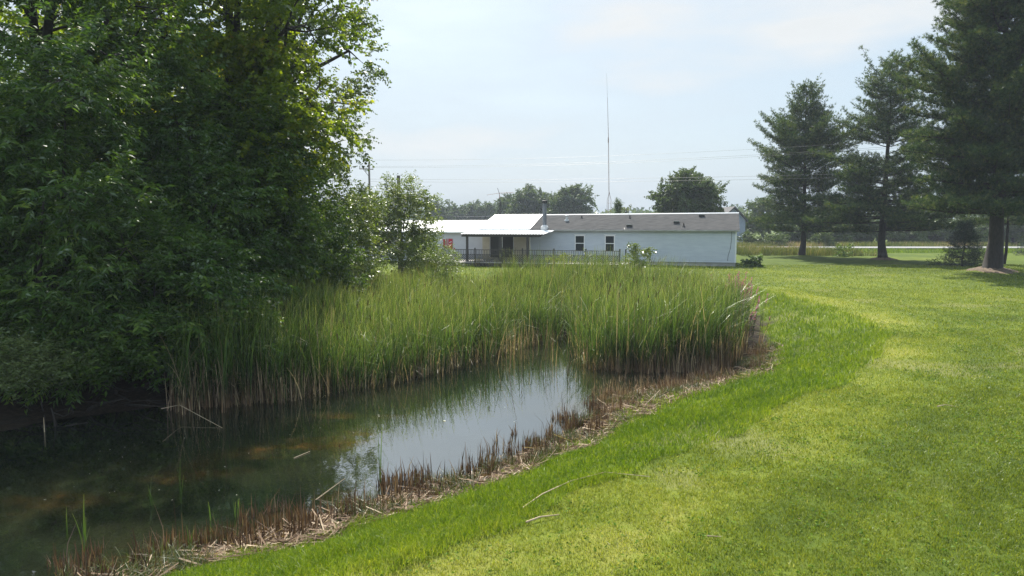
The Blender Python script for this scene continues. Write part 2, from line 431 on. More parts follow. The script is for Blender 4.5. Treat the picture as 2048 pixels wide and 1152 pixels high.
# floating weed bands run from the left foreground towards the reeds
def seg_d(x, y, pts):
    d = np.full(x.shape, 1e9)
    for (ax, ay), (bx, by) in zip(pts[:-1], pts[1:]):
        ex, ey = bx-ax, by-ay
        t = np.clip(((x-ax)*ex+(y-ay)*ey)/(ex*ex+ey*ey), 0, 1)
        d = np.minimum(d, np.hypot(x-ax-t*ex, y-ay-t*ey))
    return d
al_pts = [G(*q, WATER_Z) for q in [(60,1000),(250,975),(450,925),(600,890),(700,878)]]
al_pts2 = [G(*q, WATER_Z) for q in [(480,860),(640,842),(760,838)]]
alg = np.maximum(sstep(.95, .1, seg_d(WV[:,0], WV[:,1], al_pts)), .75*sstep(.8, .1, seg_d(WV[:,0], WV[:,1], al_pts2)))
al3 = [G(*q, WATER_Z) for q in [(250,1120),(500,1065),(700,1000)]]
alg = np.maximum(alg, .8*sstep(.7, .0, seg_d(WV[:,0], WV[:,1], al3)))
pond = mesh_obj('pond_water', WV, WF, water_mat(), attrs={'algae': alg})
tag(pond, kind='structure')

# ------------------------------------------------------------------ foliage generators
def leaf_quads(base, d, L, Wd, rnd, bend=.15):
    """one quad per leaf; base,d (n,3)"""
    n = len(base)
    d = unit(d)
    r = rng.normal(size=(n, 3)); side = unit(np.cross(d, r))
    L = np.broadcast_to(L, (n,))[:, None]; Wd = np.broadcast_to(Wd, (n,))[:, None]
    mid = base + d*L*.45
    nrm = np.cross(d, side)
    tip = base + d*L - np.array([0,0,1.])*L*bend
    V = np.stack([base, mid + side*Wd*.5 + nrm*Wd*.12, tip, mid - side*Wd*.5 + nrm*Wd*.12], 1).reshape(-1, 3)
    F = np.arange(4*n).reshape(-1, 4)
    return V, F, np.repeat(rnd, 4)

def twigs_to_leaves(c, ax, n_per, twig_len, L, Wd, droop=.3, flat=.5):
    """leaves set along both sides of twigs starting at c, direction ax"""
    n = len(c)
    ax = unit(ax)
    tl = twig_len * rng.uniform(.6, 1.3, (n, 1))
    t = np.tile(np.linspace(.1, 1, n_per), (n, 1)) + rng.normal(0, .05, (n, n_per))
    up = np.array([0,0,1.])
    side = unit(np.cross(ax, up + rng.normal(0, .25, (n, 3))))
    pos = c[:,None,:] + ax[:,None,:]*t[...,None]*tl[:,None,:] - up*(t[...,None]**2)*tl[:,None,:]*droop*.6
    sgn = np.where(np.arange(n_per) % 2 == 0, 1, -1)[None,:,None]
    dirv = ax[:,None,:]*.65 + side[:,None,:]*sgn*rng.uniform(.5, 1.1, (n, n_per, 1)) + rng.normal(0, .28, (n, n_per, 3)) - up*droop
    pos = pos.reshape(-1, 3); dirv = dirv.reshape(-1, 3)
    m = len(pos)
    LL = L * rng.uniform(.6, 1.25, m)
    rn = np.clip(np.repeat(rng.uniform(0, .75, n), n_per) + rng.uniform(-.15, .3, m), 0, 1)
    return leaf_quads(pos, dirv, LL, LL * Wd, rn)

def crown_twigs(lobes, n, seed, inner=.35, gap=.42, gap_scale=.7, rough=.35, up=.25):
    """twig bases and directions in a union of ellipsoid lobes"""
    lob = np.array(lobes, float)
    vol = np.prod(lob[:,3:], axis=1) ** (2/3)
    C, D = [], []
    got = 0
    while got < n:
        k = rng.choice(len(lob), size=n*2, p=vol/vol.sum())
        u = unit(rng.normal(size=(n*2, 3)))
        r = inner + (1-inner) * rng.uniform(0, 1, n*2) ** .55
        lm = lob[k]
        s = (lm[:,3:].mean(1) * .6)[:, None]
        q = lm[:,:3]/1.3 + u*1.7
        r = r * (1 - rough + 2*rough*fbm(q[:,0], q[:,1], q[:,2], 2, seed))
        p = lm[:,:3] + u*r[:,None]*lm[:,3:]
        g = fbm(p[:,0]*gap_scale, p[:,1]*gap_scale, p[:,2]*gap_scale, 2, seed+9)
        ok = (g > gap) & (p[:,2] > .1 if gap > -5 else True)
        p = p[ok]; uu = u[ok]
        C.append(p); D.append(uu*.9 + np.array([0,0,up]) + rng.normal(0, .35, p.shape)); got += len(p)
    return np.concatenate(C)[:n], np.concatenate(D)[:n]

def sprays(C, D, per, size):
    """gather twigs into leafy boughs that share one direction"""
    n = len(C); k = max(1, n//per)
    c, d = C[:k], unit(D[:k])
    i = rng.integers(0, k, n)
    up = np.array([0,0,1.])
    s = unit(np.cross(d, up + rng.normal(0,.2,(k,3))))
    t = rng.uniform(-.6, 1, (n,1)); u = rng.normal(0, .5, (n,1))
    p = c[i] + d[i]*t*size + s[i]*u*size*(1.1-.6*np.clip(t,0,1)) + up*(rng.normal(0,.16,(n,1))*size - .22*size*np.clip(t,0,1)**2)
    dd = d[i]*1.0 + s[i]*np.sign(u)*.55 + rng.normal(0,.22,(n,3))
    tone = hash01(i, i*0+3, i*0, 5)
    return p, dd, tone

def tree(name, label, cat, base, lobes, n_twigs, mat, n_per=9, twig=.5, leaf=.11, wd=.5, trunk_r=.2, trunk_top=None,
         seed=1, gap=.42, group=None, bark='bark', droop=.3, inner=.35, rough=.35, gap_scale=.7, stems=1, nsub=5, lean=0, per=15, bough=None, fol='crown', limb_k=.42):
    bx, by = base
    bz = float(ground(np.array([bx]), np.array([by]))[0])
    root = empty(name, (bx, by, bz), label, cat, group)
    lob = [(lx+bx, ly+by, lz+bz, a, b, c) for lx, ly, lz, a, b, c in lobes]
    C, D = crown_twigs(lob, n_twigs, seed, inner, gap, gap_scale, rough)
    C, D, tone = sprays(C, D, per, bough or twig*1.5)
    C[:,2] = np.maximum(C[:,2], bz + .05)
    V, F, rn = twigs_to_leaves(C, D, n_per, twig, leaf, wd, droop)
    rn = np.clip(rn*.65 + np.repeat(tone, n_per*4)*.45 - .05, 0, 1)
    V = V - np.array([bx, by, bz])
    mesh_obj(fol, V, F, mat, root, {'rnd': rn})
    b = MB()
    rs = random.Random(seed)
    top = trunk_top or max(l[2] for l in lobes)
    for s in range(stems):
        ox, oy = (0, 0) if stems == 1 else (rs.uniform(-.5,.5), rs.uniform(-.5,.5))
        li = lobes[s % len(lobes)] if stems > 1 else None
        pts, rad = [], []
        N = 9
        ph = rs.uniform(0, 6)
        for i in range(N):
            t = i/(N-1)
            tx, ty = (li[0], li[1]) if li else (lean, 0)
            pts.append((ox + tx*t*t + .12*top*.12*math.sin(ph+3*t)*t, oy + ty*t*t + .1*top*.1*math.cos(ph+4*t)*t, (li[2] if li else top)*t - .15))
            rad.append(trunk_r*(1.25 if i == 0 else 1)*(1 - .8*t))
        b.tube(pts, rad, 9)
    for l in lobes:
        hz = max(.25*top, min(l[2] - .6*l[5], top*.85)) * rs.uniform(.6, .95)
        t0 = hz/top
        st = (lean*t0*t0, 0, hz) if stems == 1 else (l[0]*.3, l[1]*.3, hz)
        mid = ((st[0]+l[0])*.5, (st[1]+l[1])*.5, st[2]*.45 + l[2]*.55 - .1)
        r0 = trunk_r*limb_k
        b.tube([st, mid, (l[0], l[1], l[2])], [r0, r0*.7, r0*.4], 6)
        for k in range(nsub):
            u = Vector((rs.gauss(0,1), rs.gauss(0,1), rs.gauss(.2,.8))).normalized()
            e = (l[0]+u.x*l[3]*.85, l[1]+u.y*l[4]*.85, l[2]+u.z*l[5]*.85)
            m2 = tuple((a+c)*.5 + rs.uniform(-.1,.1)*l[3] for a, c in zip((l[0],l[1],l[2]), e))
            b.tube([(l[0],l[1],l[2]), m2, e], [r0*.35, r0*.2, r0*.07], 4, cap=False)
    tk = b.build('trunk' if fol == 'crown' else 'stem', M[bark], root, smooth=True)
    if stems > 1: tk['kind'] = 'stuff'
    return root

# ------------------------------------------------------------------ left bank woods
# big trees (lobes relative to the foot of the trunk)
def auto_lobes(h, r, base_h, n, seed, squash=.75, tall=1.0):
    rs = random.Random(seed); out = []
    for i in range(n):
        t = (i + .5)/n
        z = base_h + (h - base_h)*t
        rad = r * math.sin(math.pi*min(1, (.18 + .82*t)))**.6 * (.75 if t > .8 else 1)
        a = i*2.4 + rs.uniform(-.4,.4)
        k = rs.uniform(.35,.7)*rad
        q = rad*rs.uniform(.42,.6)
        out.append((math.cos(a)*k, math.sin(a)*k, z, q, q, q*squash*tall))
    return out

tree('poplar_tree', 'tall poplar with grey-green drooping outer leaves, rightmost of the big trees behind the pond shrubs', 'tree', (-11.2, 35),
     [(0,0,10,2.2,2.2,2.4),(1.6,-1,12.5,2.0,2,2.2),(-1.5,0,12.5,2.4,2.4,2.4),(2.6,-.5,9.2,1.5,1.6,2.0),(1.7,0,15,1.8,1.8,1.8),(-.5,0,15.5,2,2,2),(3.4,-.6,11.6,1.3,1.4,1.4),
      (2.4,-.3,7.2,1.5,1.6,1.4),(.6,-.5,6.6,1.9,1.9,1.8),(-2.5,-.5,9,2,2,2.4),(2.0,0,17.5,1.6,1.6,1.2),(3.0,-.3,13.8,1.1,1.2,1.1),(1.6,-1.0,4.6,1.9,1.9,1.8)],
     4600, M['poplar'], 10, .55, .13, .75, .34, 15, seed=3, gap=.45, droop=.45)
tree('maple_tree', 'big broadleaf tree with sunlit yellow-green leaves above the shrubs, left of the poplar', 'tree', (-10.6, 27),
     [(0,0,11,3.2,3,3),(2.6,-1.5,10.2,2.2,2.2,2.2),(-3,-1,11,2.8,2.6,2.8),(1,-1,14,3,3,2.4),(3.2,-1,7.8,1.7,1.9,1.9),(-.5,-2.2,8,2.8,2.4,2.2),(3.2,-.6,12.6,1.8,2,1.8),
      (-3.2,-1,7.5,2.4,2.2,2.2),(1.6,-2,6.4,2.1,2,1.6),(4.0,-.5,15,1.5,1.5,1.5)],
     6400, M['maple'], 10, .5, .16, .8, .42, 13, seed=5, gap=.45, droop=.3)
tree('oak_tree', 'dark broadleaf tree in the upper left with sky showing through its crown', 'tree', (-15.5, 23.5),
     [(0,0,9.5,3.2,3,2.6),(3,-1,9.8,2.4,2.4,2.0),(-3.2,-1.2,10,2.6,2.4,2.2),(.5,-1.5,12.5,3,3,2.2),(4.2,-2.5,8.2,1.8,1.8,1.4),(-1.6,-4.2,11,2.4,2.2,1.9),(3.5,-4,11.5,2.2,2.2,1.8)],
     5200, M['boxelder'], 10, .5, .14, .75, .40, 12, seed=8, gap=.47, droop=.3)
tree('shade_tree', 'leafy tree beyond the left edge of the picture whose dark reflection fills the near water', 'tree', (-19.5, 19.5),
     auto_lobes(11, 4.2, 2, 9, 14), 3600, M['boxelder'], 9, .6, .2, .7, .3, 10, seed=17, gap=.34)
tree('shade_tree', 'deep shaded woodland tree closing the view behind the left shrubs', 'tree', (-19, 31),
     auto_lobes(13, 5, 3, 9, 4), 4200, M['maple'], 9, .6, .2, .8, .35, 11, seed=15, gap=.36)
tree('woodland_tree', 'woodland tree hidden deepest behind the middle shrubs on the bank', 'tree', (-15.5, 40),
     auto_lobes(14, 5, 2.5, 9, 6), 3600, M['maple'], 9, .6, .22, .8, .35, 12, seed=16, gap=.36)
# shrubs on the bank
tree('ash_sapling', 'tall ash sapling with long narrow leaflets at the left edge above the water', 'tree', (-10.9, 16.9),
     [(0,-1.0,.7,2.1,.8,.8),(1.6,-.5,.8,1.3,.9,.8),(0,-.4,2.2,2.0,1.7,1.6),(.7,-.6,4.2,1.7,1.4,1.4),(-.6,-.3,5.6,1.5,1.3,1.2),(.5,-.2,6.9,1.3,1.1,1.1),(1.8,-.4,3.0,1.2,1.2,1.3),(-1.6,-.4,3.6,1.6,1.4,1.8),(-2.5,0,6.0,1.6,1.3,1.3)],
     5200, M['ash'], 10, .46, .175, .28, .11, 7, seed=21, gap=.38, droop=.35, stems=4, group='shrubs crowding the left bank')
tree('willow_shrub', 'pale narrow-leaved willow bush hanging over the water at the left edge', 'shrub', (-10.05, 14.75),
     [(0,-.1,.55,1.2,.9,.75),(.75,-.2,.25,.7,.6,.5),(.4,-.6,.05,1.1,.5,.4),(-.7,-.6,.1,1.0,.5,.45),(-.9,0,.8,1.1,.9,.8)],
     3000, M['willow'], 10, .3, .09, .28, .04, 1, seed=22, gap=.25, droop=.25, stems=4, group='shrubs crowding the left bank')
tree('dogwood_shrub', 'dark dogwood shrub low over the muddy shore between willow and reeds', 'shrub', (-9.1, 17.9),
     [(0,-.3,1.2,1.9,1.3,1.3),(1.3,-.5,1.0,1.4,1.1,1.1),(-1.5,-.4,1.1,1.5,1.1,1.2),(.3,-.3,2.6,1.7,1.3,1.3)],
     4200, M['ash'], 9, .38, .14, .42, .06, 2.6, seed=23, gap=.33, droop=.35, stems=5, group='shrubs crowding the left bank')
tree('dogwood_shrub', 'low dark shrub trailing over the shore just right of the willow bush', 'shrub', (-9.4, 15.9),
     [(0,-.8,.2,1.5,.6,.45),(1.3,-.7,.2,1.1,.5,.4),(-1.3,-.7,.3,1.2,.6,.5),(0,-.3,.55,1.3,.8,.8),(1.0,-.3,.4,1.0,.7,.6),(-1,0,1.0,1.2,.9,1.0)],
     4200, M['boxelder'], 9, .36, .13, .40, .05, 1.4, seed=32, gap=.3, droop=.35, stems=5, group='shrubs crowding the left bank')
tree('dogwood_shrub', 'low shrub with paler leaves at the foot of the leftmost lone reeds', 'shrub', (-8.9, 19.6),
     [(0,-.3,.7,1.2,.8,.8),(.9,0,.8,.9,.8,.9),(-.8,0,1.2,1.2,.9,1.0)],
     2400, M['boxelder'], 9, .34, .10, .5, .05, 1.5, seed=33, gap=.3, droop=.35, stems=5, group='shrubs crowding the left bank')
tree('dogwood_shrub', 'low dark shrub on the shore behind the willow bush, partly outside the picture', 'shrub', (-13.0, 16.6),
     [(0,-.2,.7,1.8,1.0,.9),(1.4,-.2,.8,1.2,.9,.9),(-1.6,0,.9,1.6,1.0,1.0)],
     2600, M['ash'], 9, .38, .14, .42, .05, 1.6, seed=34, gap=.28, droop=.3, stems=5, group='shrubs crowding the left bank')
tree('understory_shrub', 'low understory bush outside the picture, seen only dark in the water', 'shrub', (-18.0, 21.5),
     [(0,0,1.2,2.6,1.4,1.4),(2.6,0,1.2,1.8,1.4,1.4),(0,0,3.2,2.6,1.4,1.4)],
     2600, M['boxelder'], 9, .5, .2, .6, .08, 3.4, seed=35, gap=.26, stems=4, group='shrubs crowding the left bank')
tree('elder_shrub', 'dense elder shrub rising behind the dogwood, grey sheen on its leaves', 'shrub', (-10.3, 21.5),
     [(0,-.4,2.6,2.2,1.7,1.7),(1.2,-.7,4.2,1.6,1.4,1.5),(-1.2,-.4,4.8,1.8,1.5,1.6),(.3,-.2,6.3,1.6,1.4,1.3),(1.7,-.8,2.0,1.4,1.3,1.5),(-1.8,-.5,2.4,1.7,1.5,1.6)],
     5200, M['ash'], 9, .42, .15, .42, .10, 6, seed=24, gap=.37, droop=.35, stems=4, group='shrubs crowding the left bank')
tree('box_elder', 'box elder with bright sunlit leaf sprays in the middle of the shrub wall', 'tree', (-9.7, 24.8),
     [(0,-.5,2.2,2.1,1.7,1.7),(1.0,-.9,4.3,1.4,1.4,1.3),(-.6,-.5,5.2,1.8,1.5,1.6),(.9,-.6,6.0,1.2,1.2,1.0),(1.5,-1.1,2.6,1.3,1.2,1.3),(-1.7,-.5,3.6,1.6,1.4,1.8),(.2,0,7.0,1.2,1.2,.9)],
     5000, M['boxelder'], 9, .48, .18, .45, .12, 6.5, seed=25, gap=.38, droop=.4, stems=3, group='shrubs crowding the left bank')
tree('hazel_shrub', 'green hazel bush behind the left end of the reeds, below the box elder', 'shrub', (-8.9, 28.5),
     [(0,-.6,1.8,1.9,1.6,1.7),(1.1,-.8,2.6,1.4,1.4,1.5),(.6,-.5,4.2,1.4,1.4,1.3),(-1.2,-.4,4.2,1.6,1.5,1.6),(1.5,-1.1,1.0,1.2,1.1,1.0)],
     4400, M['boxelder'], 9, .38, .12, .6, .08, 4.2, seed=26, gap=.36, droop=.35, stems=4, group='shrubs crowding the left bank')
tree('hazel_shrub', 'sunlit light-green bush at the right end of the shrub wall, touching the reeds', 'shrub', (-8.2, 32.6),
     [(0,-.6,1.6,1.7,1.5,1.5),(1.0,-.7,1.7,1.2,1.2,1.2),(.2,-.4,3.3,1.5,1.4,1.3),(-1.2,-.4,3.4,1.5,1.4,1.5),(1.0,-.3,4.6,.9,.9,.9)],
     3600, M['bright'], 9, .36, .11, .5, .07, 3.6, seed=27, gap=.36, droop=.35, stems=4, group='shrubs crowding the left bank')
tree('elder_shrub', 'dark shrub filling the far left edge behind the ash sapling', 'shrub', (-14.5, 18.8),
     [(0,-.5,2.2,2.4,1.8,1.9),(-1.6,-.3,4.5,2,1.7,1.7),(1.2,-.2,5.0,1.9,1.6,1.6),(2.3,-.3,3,1.7,1.5,1.6)],
     4200, M['ash'], 10, .42, .13, .4, .10, 5, seed=28, gap=.36, droop=.35, stems=4, group='shrubs crowding the left bank')
tree('understory_shrub', 'unlit understory bush deep inside the left woods', 'shrub', (-13.2, 24.5),
     [(0,0,2.2,3,2,2.2),(2.6,.2,2.4,2.4,2,2.2),(-2.6,0,2.4,2.4,2,2.2),(0,0,5.2,2.8,2,2)],
     3400, M['boxelder'], 9, .5, .18, .6, .1, 5, seed=29, gap=.30, stems=4, group='shrubs crowding the left bank')
tree('airy_tree', 'small airy tree with thin sunlit leaves between the shrub wall and the garage', 'tree', (-6.7, 42.5),
     [(0,0,3.4,1.9,1.6,1.5),(-2.0,0,3.9,1.2,1.2,1.2),(1.2,0,2.4,.9,.9,.9),(.3,0,5.0,1.3,1.2,1.1),(-1.0,0,4.4,1.2,1.2,1.1),(1.1,0,3.3,1.2,1.1,1.1),(-.3,0,1.8,1.9,1.5,1.3),(1.4,-.1,1.9,1.3,1.2,1.0),(.9,0,5.0,.8,.8,.8),(-1.8,0,2.6,1.2,1.1,1.2)],
     5200, M['airy'], 8, .36, .11, .6, .09, 6, seed=30, gap=.38, droop=.3, stems=3, bark='bark_grey', gap_scale=1.1)
tree('garden_bush', 'yellow-green bush at the left end of the deck behind the reeds', 'shrub', (-4.55, 39.0),
     [(0,0,1.2,1.5,1.1,.95),(1.0,-.1,.95,.9,.8,.75),(-1.2,0,1.4,1.3,1.0,1.0)],
     3000, M['bright'], 8, .28, .08, .4, .04, 1.2, seed=31, gap=.33, droop=.3, stems=4)

# ------------------------------------------------------------------ conifers
def pine(name, label, base, H, rad, cb, tr, seed, tufts=1.5, needles=13, nl=.22, group=None, mat='needle', gap_at=None, profile=None, upturn=.35, whorl=.62, nb=5, category='tree', nw=.026):
    bx, by = base
    bz = float(ground(np.array([bx]), np.array([by]))[0])
    root = empty(name, (bx, by, bz), label, category, group)
    rs = random.Random(seed)
    wood = MB()
    pts = [(.15*math.sin(seed+3*t), .15*math.cos(seed+2*t), H*t*.985-.15) for t in [i/12 for i in range(13)]]
    wood.tube([(0,0,-.25),(0,0,.0)] + pts[1:], [tr*1.9, tr*1.25] + [tr*(1-.93*(i/12)**.85) for i in range(1,13)], 10)
    TP, TD, TS = [], [], []
    z = cb
    w = 0
    while z < H*.985:
        t = (z-cb)/(H-cb)
        prof = profile(t) if profile else (math.sin(math.pi*(.28+.72*t)))**.75
        n = nb + (rs.random() < .5)
        a0 = rs.uniform(0, 6.28)
        skip = gap_at and gap_at[0] < t < gap_at[1]
        for k in range(n):
            if skip and rs.random() < .7: continue
            a = a0 + 2*math.pi*k/n + rs.uniform(-.25,.25)
            L = rad*prof*rs.choice((rs.uniform(.45,.8), rs.uniform(.8,1.15)))
            if L < .25: L = .25
            zz = z + rs.uniform(-.2,.2)
            dx, dy = math.cos(a), math.sin(a)
            rise = (upturn*(.3 + 1.1*t)) if t < .8 else upturn*2.3*t
            bp = []; wob = rs.uniform(-.4,.4); rr_ = rs.uniform(.3,1.7)
            N = 6
            for i in range(N+1):
                s = i/N
                bp.append((dx*L*s+wob*math.sin(3*s)*dy, dy*L*s-wob*math.sin(3*s)*dx, zz + L*(rise*s*s*rr_ + (.16 if t > .35 else -.06)*s)))
            br = tr*.20*(1-.5*t)*(L/rad+.3)
            wood.tube(bp, [max(.012, br*(1-.85*i/N)) for i in range(N+1)], 5, cap=False)
            m = max(3, int(L/.30))
            for j in range(m):
                s = .22 + .78*(j+rs.random()*.5)/m
                i = min(int(s*N), N-1); f = s*N - i
                p = [bp[i][q]*(1-f)+bp[i+1][q]*f for q in range(3)]
                for sg in (-1, 1):
                    l2 = (.30 + .42*L*(1-s)*1.0) * rs.uniform(.7,1.2)
                    l2 = min(l2, 1.9)
                    ang = a + sg*rs.uniform(.55,1.05)
                    e = (p[0]+math.cos(ang)*l2, p[1]+math.sin(ang)*l2, p[2]+l2*rs.uniform(.0,.75))
                    if l2 > .6: wood.tube([p, e], [.014, .006], 3, cap=False)
                    kk = max(2, int(l2/.17*tufts))
                    for q in range(kk):
                        u = (q+.6)/kk
                        TP.append((p[0]+(e[0]-p[0])*u + rs.gauss(0,.07), p[1]+(e[1]-p[1])*u + rs.gauss(0,.07), p[2]+(e[2]-p[2])*u + rs.gauss(.05,.11)))
                        TD.append((math.cos(ang)*.7, math.sin(ang)*.7, .85)); TS.append(s)
            TP.append(bp[-1]); TD.append((dx, dy, .7)); TS.append(1)
        z += whorl*(1 - .45*t)*rs.uniform(.8,1.2)
        w += 1
    TP.append((pts[-1][0], pts[-1][1], H)); TD.append((0,0,1)); TS.append(1)
    TP = np.array(TP); TD = np.array(TD); n = len(TP)
    d = TD[:,None,:]*.75 + rng.normal(0, .62, (n, needles, 3))
    b = np.repeat(TP[:,None,:], needles, 1) + rng.normal(0, .03, (n, needles, 3))
    d = unit(d.reshape(-1,3)); b = b.reshape(-1,3)
    m = len(b)
    L = nl*rng.uniform(.6,1.25,m)[:,None]
    side = unit(np.cross(d, rng.normal(size=(m,3))))*nw
    V = np.stack([b - side*.5, b + side*.5, b + d*L], 1).reshape(-1,3)
    F = np.arange(3*m).reshape(-1,3)
    rn = np.clip(np.repeat(rng.uniform(0,.8,n), needles) + rng.uniform(-.15,.25,m), 0, 1)
    mesh_obj('crown', V, F, M[mat], root, {'rnd': np.repeat(rn,3)})
    wood.build('trunk', M['bark'], root, smooth=True)
    return root

pg = 'tall white pines along the lawn'
def wide_low(t): return (1.0 if t > .12 else .75 + 2*t) * (1 - t)**.62 * (1 - .18*math.sin(t*9))
pine('pine_tree', 'white pine nearest the house, widest at the bottom, smallest of the three tall pines', pine_bases[0], 17.3, 6.9, 2.6, .30, 2, profile=wide_low, group=pg)
pine('pine_tree', 'white pine in the middle of the three, bare trunk showing halfway up its crown', pine_bases[1], 17.5, 6.6, 2.6, .36, 5, profile=lambda t: (1.18 if t < .37 else (.45 if t < .47 else .78))*(1 - .9*max(0,t-.55)/.45)**.7 * (1.05-.2*t) * (.85+.18*math.sin(t*17)), gap_at=(.37,.49), group=pg)
pine('pine_tree', 'huge dense white pine at the right edge, trunk standing in a mulch mound', pine_bases[2], 22.5, 6.6, 3.6, .50, 9, tufts=1.7, needles=15, whorl=.6, nb=6, profile=lambda t: (.8 + .9*t if t < .25 else 1.02)*(1-max(0,t-.22)/.78*.66)*(1.0 + .16*math.sin(t*21)) * (1 if t < .85 else (1-t)/.15), group=pg)
pine('spruce_tree', 'small dark spruce with flat layered branches, beside the biggest pine trunk', place(1926,532), 3.6, 2.1, .25, .10, 12, tufts=1.7, needles=14, nl=.13, mat='spruce', profile=lambda t: (1-t)**.95, upturn=.10, whorl=.36, nb=7, nw=.016)
pine('pine_tree', 'slim bare-trunked pine just behind the biggest pine at the right edge', place(2007,529), 13, 2.8, 3.4, .13, 14, profile=lambda t: (1-t)**.5, group=None)
pine('spruce_tree', 'distant small spruce at the far right edge in front of the road', (57.0, 76), 5.0, 2.3, .3, .09, 17, tufts=1.1, needles=8, nl=.16, mat='spruce', profile=lambda t: (1-t)**.8, upturn=.05, whorl=.5, nb=6, nw=.03)
# mulch mounds
for (bx, by), r, lb in ((pine_bases[1], 1.25, 'bare mulch mound around the trunk of the middle pine'), (pine_bases[2], 1.7, 'brown mulch mound around the trunk of the biggest pine')):
    nr, na = 7, 30
    vv, ff = [], []
    for i in range(nr+1):
        for k in range(na):
            a = 2*math.pi*k/na; rr = r*i/nr*(1 + .12*math.sin(3*a+bx)+.07*math.sin(7*a))
            x, y = bx+rr*math.cos(a), by+rr*math.sin(a)
            zz = float(ground(np.array([x]), np.array([y]))[0])
            vv.append((x, y, zz + .10*(1-(i/nr)**2) + (.0 if i < nr else -.03) + random.uniform(-.05,.05)))
    for i in range(nr):
        for k in range(na):
            k2 = (k+1) % na
            ff.append([i*na+k, (i+1)*na+k, (i+1)*na+k2, i*na+k2])
    o = mesh_obj('mulch_mound', np.array(vv), ff, M['mulch'], smooth=True)
    tag(o, lb, 'mulch mound', 'mulch mounds under the pines')

# ------------------------------------------------------------------ reeds, stubble, straw
def blades(pos, H, Wd, lean_dir, lean, seg, rnd, curl=0.0, dead=None, tipfold=None, basew=1.0):
    """curved tapering blades; returns V, F(quads), attrs"""
    n = len(pos)
    t = np.linspace(0, 1, seg+1)
    ld = unit(np.concatenate([lean_dir, np.zeros((n,1))], 1))
    side = np.stack([-ld[:,1], ld[:,0], np.zeros(n)], 1)
    th = rng.uniform(-.9, .9, n)[:,None]
    side = side*np.cos(th) + ld*np.sin(th)
    out = lean[:,None]*t[None,:]**2 * H[:,None]
    up = H[:,None]*(t[None,:] - (.32*np.clip(lean,0,1.3)[:,None]**1.5)*t[None,:]**3)
    if tipfold is not None:
        k = np.clip((t[None,:] - .68)/.32, 0, 1) * tipfold[:,None]
        up = up - k*H[:,None]*.36
        out = out + k*H[:,None]*.22
    c = pos[:,None,:] + ld[:,None,:]*out[...,None] + np.array([0,0,1.])*up[...,None]
    w = Wd[:,None]*np.minimum(1, basew*1.0)*(1 - t[None,:]**2.2)*.5 + .0012
    a = c - side[:,None,:]*w[...,None]; b = c + side[:,None,:]*w[...,None]
    V = np.stack([a, b], 2).reshape(n, -1, 3)
    m = 2*(seg+1)
    f = np.array([[2*i, 2*i+1, 2*i+3, 2*i+2] for i in range(seg)])
    F = (f[None] + (np.arange(n)*m)[:,None,None]).reshape(-1, 4)
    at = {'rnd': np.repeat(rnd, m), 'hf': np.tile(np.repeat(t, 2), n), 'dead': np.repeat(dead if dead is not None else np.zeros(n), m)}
    return V.reshape(-1,3), F, at

def merge(parts):
    Vs, Fs, A = [], [], {}
    o = 0
    for V, F, at in parts:
        Vs.append(V); Fs.append(F+o); o += len(V)
        for k in at: A.setdefault(k, []).append(at[k])
    return np.concatenate(Vs), np.concatenate(Fs), {k: np.concatenate(v) for k, v in A.items()}

def rand_in(poly, n):
    poly = np.asarray(poly); lo, hi = poly.min(0), poly.max(0)
    out = []; got = 0
    while got < n:
        p = rng.uniform(lo, hi, (n, 2)); q = p[poly_sd(p[:,0], p[:,1], poly) < 0]
        out.append(q); got += len(q)
    return np.concatenate(out)[:n]

RE_near = [G(*q, WATER_Z) for q in [(345,826),(450,812),(560,806),(700,782),(830,758),(900,738),(1000,708),(1060,692),(1100,682)]]
RE_right = [G(*q, WATER_Z) for q in [(1165,712),(1200,738),(1270,746),(1400,745),(1458,730),(1478,690)]]
RPOLY = RE_near + [(1.45,25.2),(2.2,25.2)] + RE_right + [(8.5,26),(9.0,30),(9.3,34),(7.5,36.2),(0,36.8),(-5,36),(-7.8,33),(-8.0,26),(-8.2,20)]
N = 15500
rp = rand_in(RPOLY, N)
dn = fbm(rp[:,0]*.6, rp[:,1]*.6, 0, 3, 51)
edge = -poly_sd(rp[:,0], rp[:,1], RPOLY)
keep = (dn > .34) & (rng.uniform(0,1,N) < sstep(-.25, .5, edge) + .25)
chan = seg_d(rp[:,0], rp[:,1], [(1.75,23),(1.85,26.5)])
keep &= (chan > .6) | (rng.uniform(0,1,N) < .25)
rp = rp[keep]; N = len(rp)
rp = rp + .25*rng.normal(size=rp.shape)
gz = ground(rp[:,0], rp[:,1])
hvar = 1.62 + 1.1*fbm(rp[:,0]*.7, rp[:,1]*.7, 0, 3, 52) + .5*np.exp(-((rp[:,0]-3.6)/3.6)**2)*sstep(27,32,rp[:,1]) - .12*sstep(22,28,rp[:,1]) - .35*np.exp(-((rp[:,0]+2.6)/1.6)**2)*sstep(28,34,rp[:,1]) - .12*sstep(31,35,rp[:,1])
parts = []
nl = 6
pos = np.repeat(np.stack([rp[:,0], rp[:,1], gz], 1), nl, 0) + np.concatenate([rng.normal(0, .045, (N*nl, 2)), np.zeros((N*nl,1))], 1)
H = np.repeat(hvar, nl)*rng.uniform(.62, 1.25, N*nl)
a = rng.uniform(0, 2*np.pi, N*nl)
lean = np.abs(rng.normal(.15, .17, N*nl)); big = rng.uniform(0,1,N*nl) < .10; lean[big] = rng.uniform(.35, .75, big.sum())
tf = np.where(rng.uniform(0,1,N*nl) < .14, rng.uniform(.4,1,N*nl), 0)
wind = np.array([.45, -.05])
ldv = np.stack([np.cos(a), np.sin(a)], 1) + wind
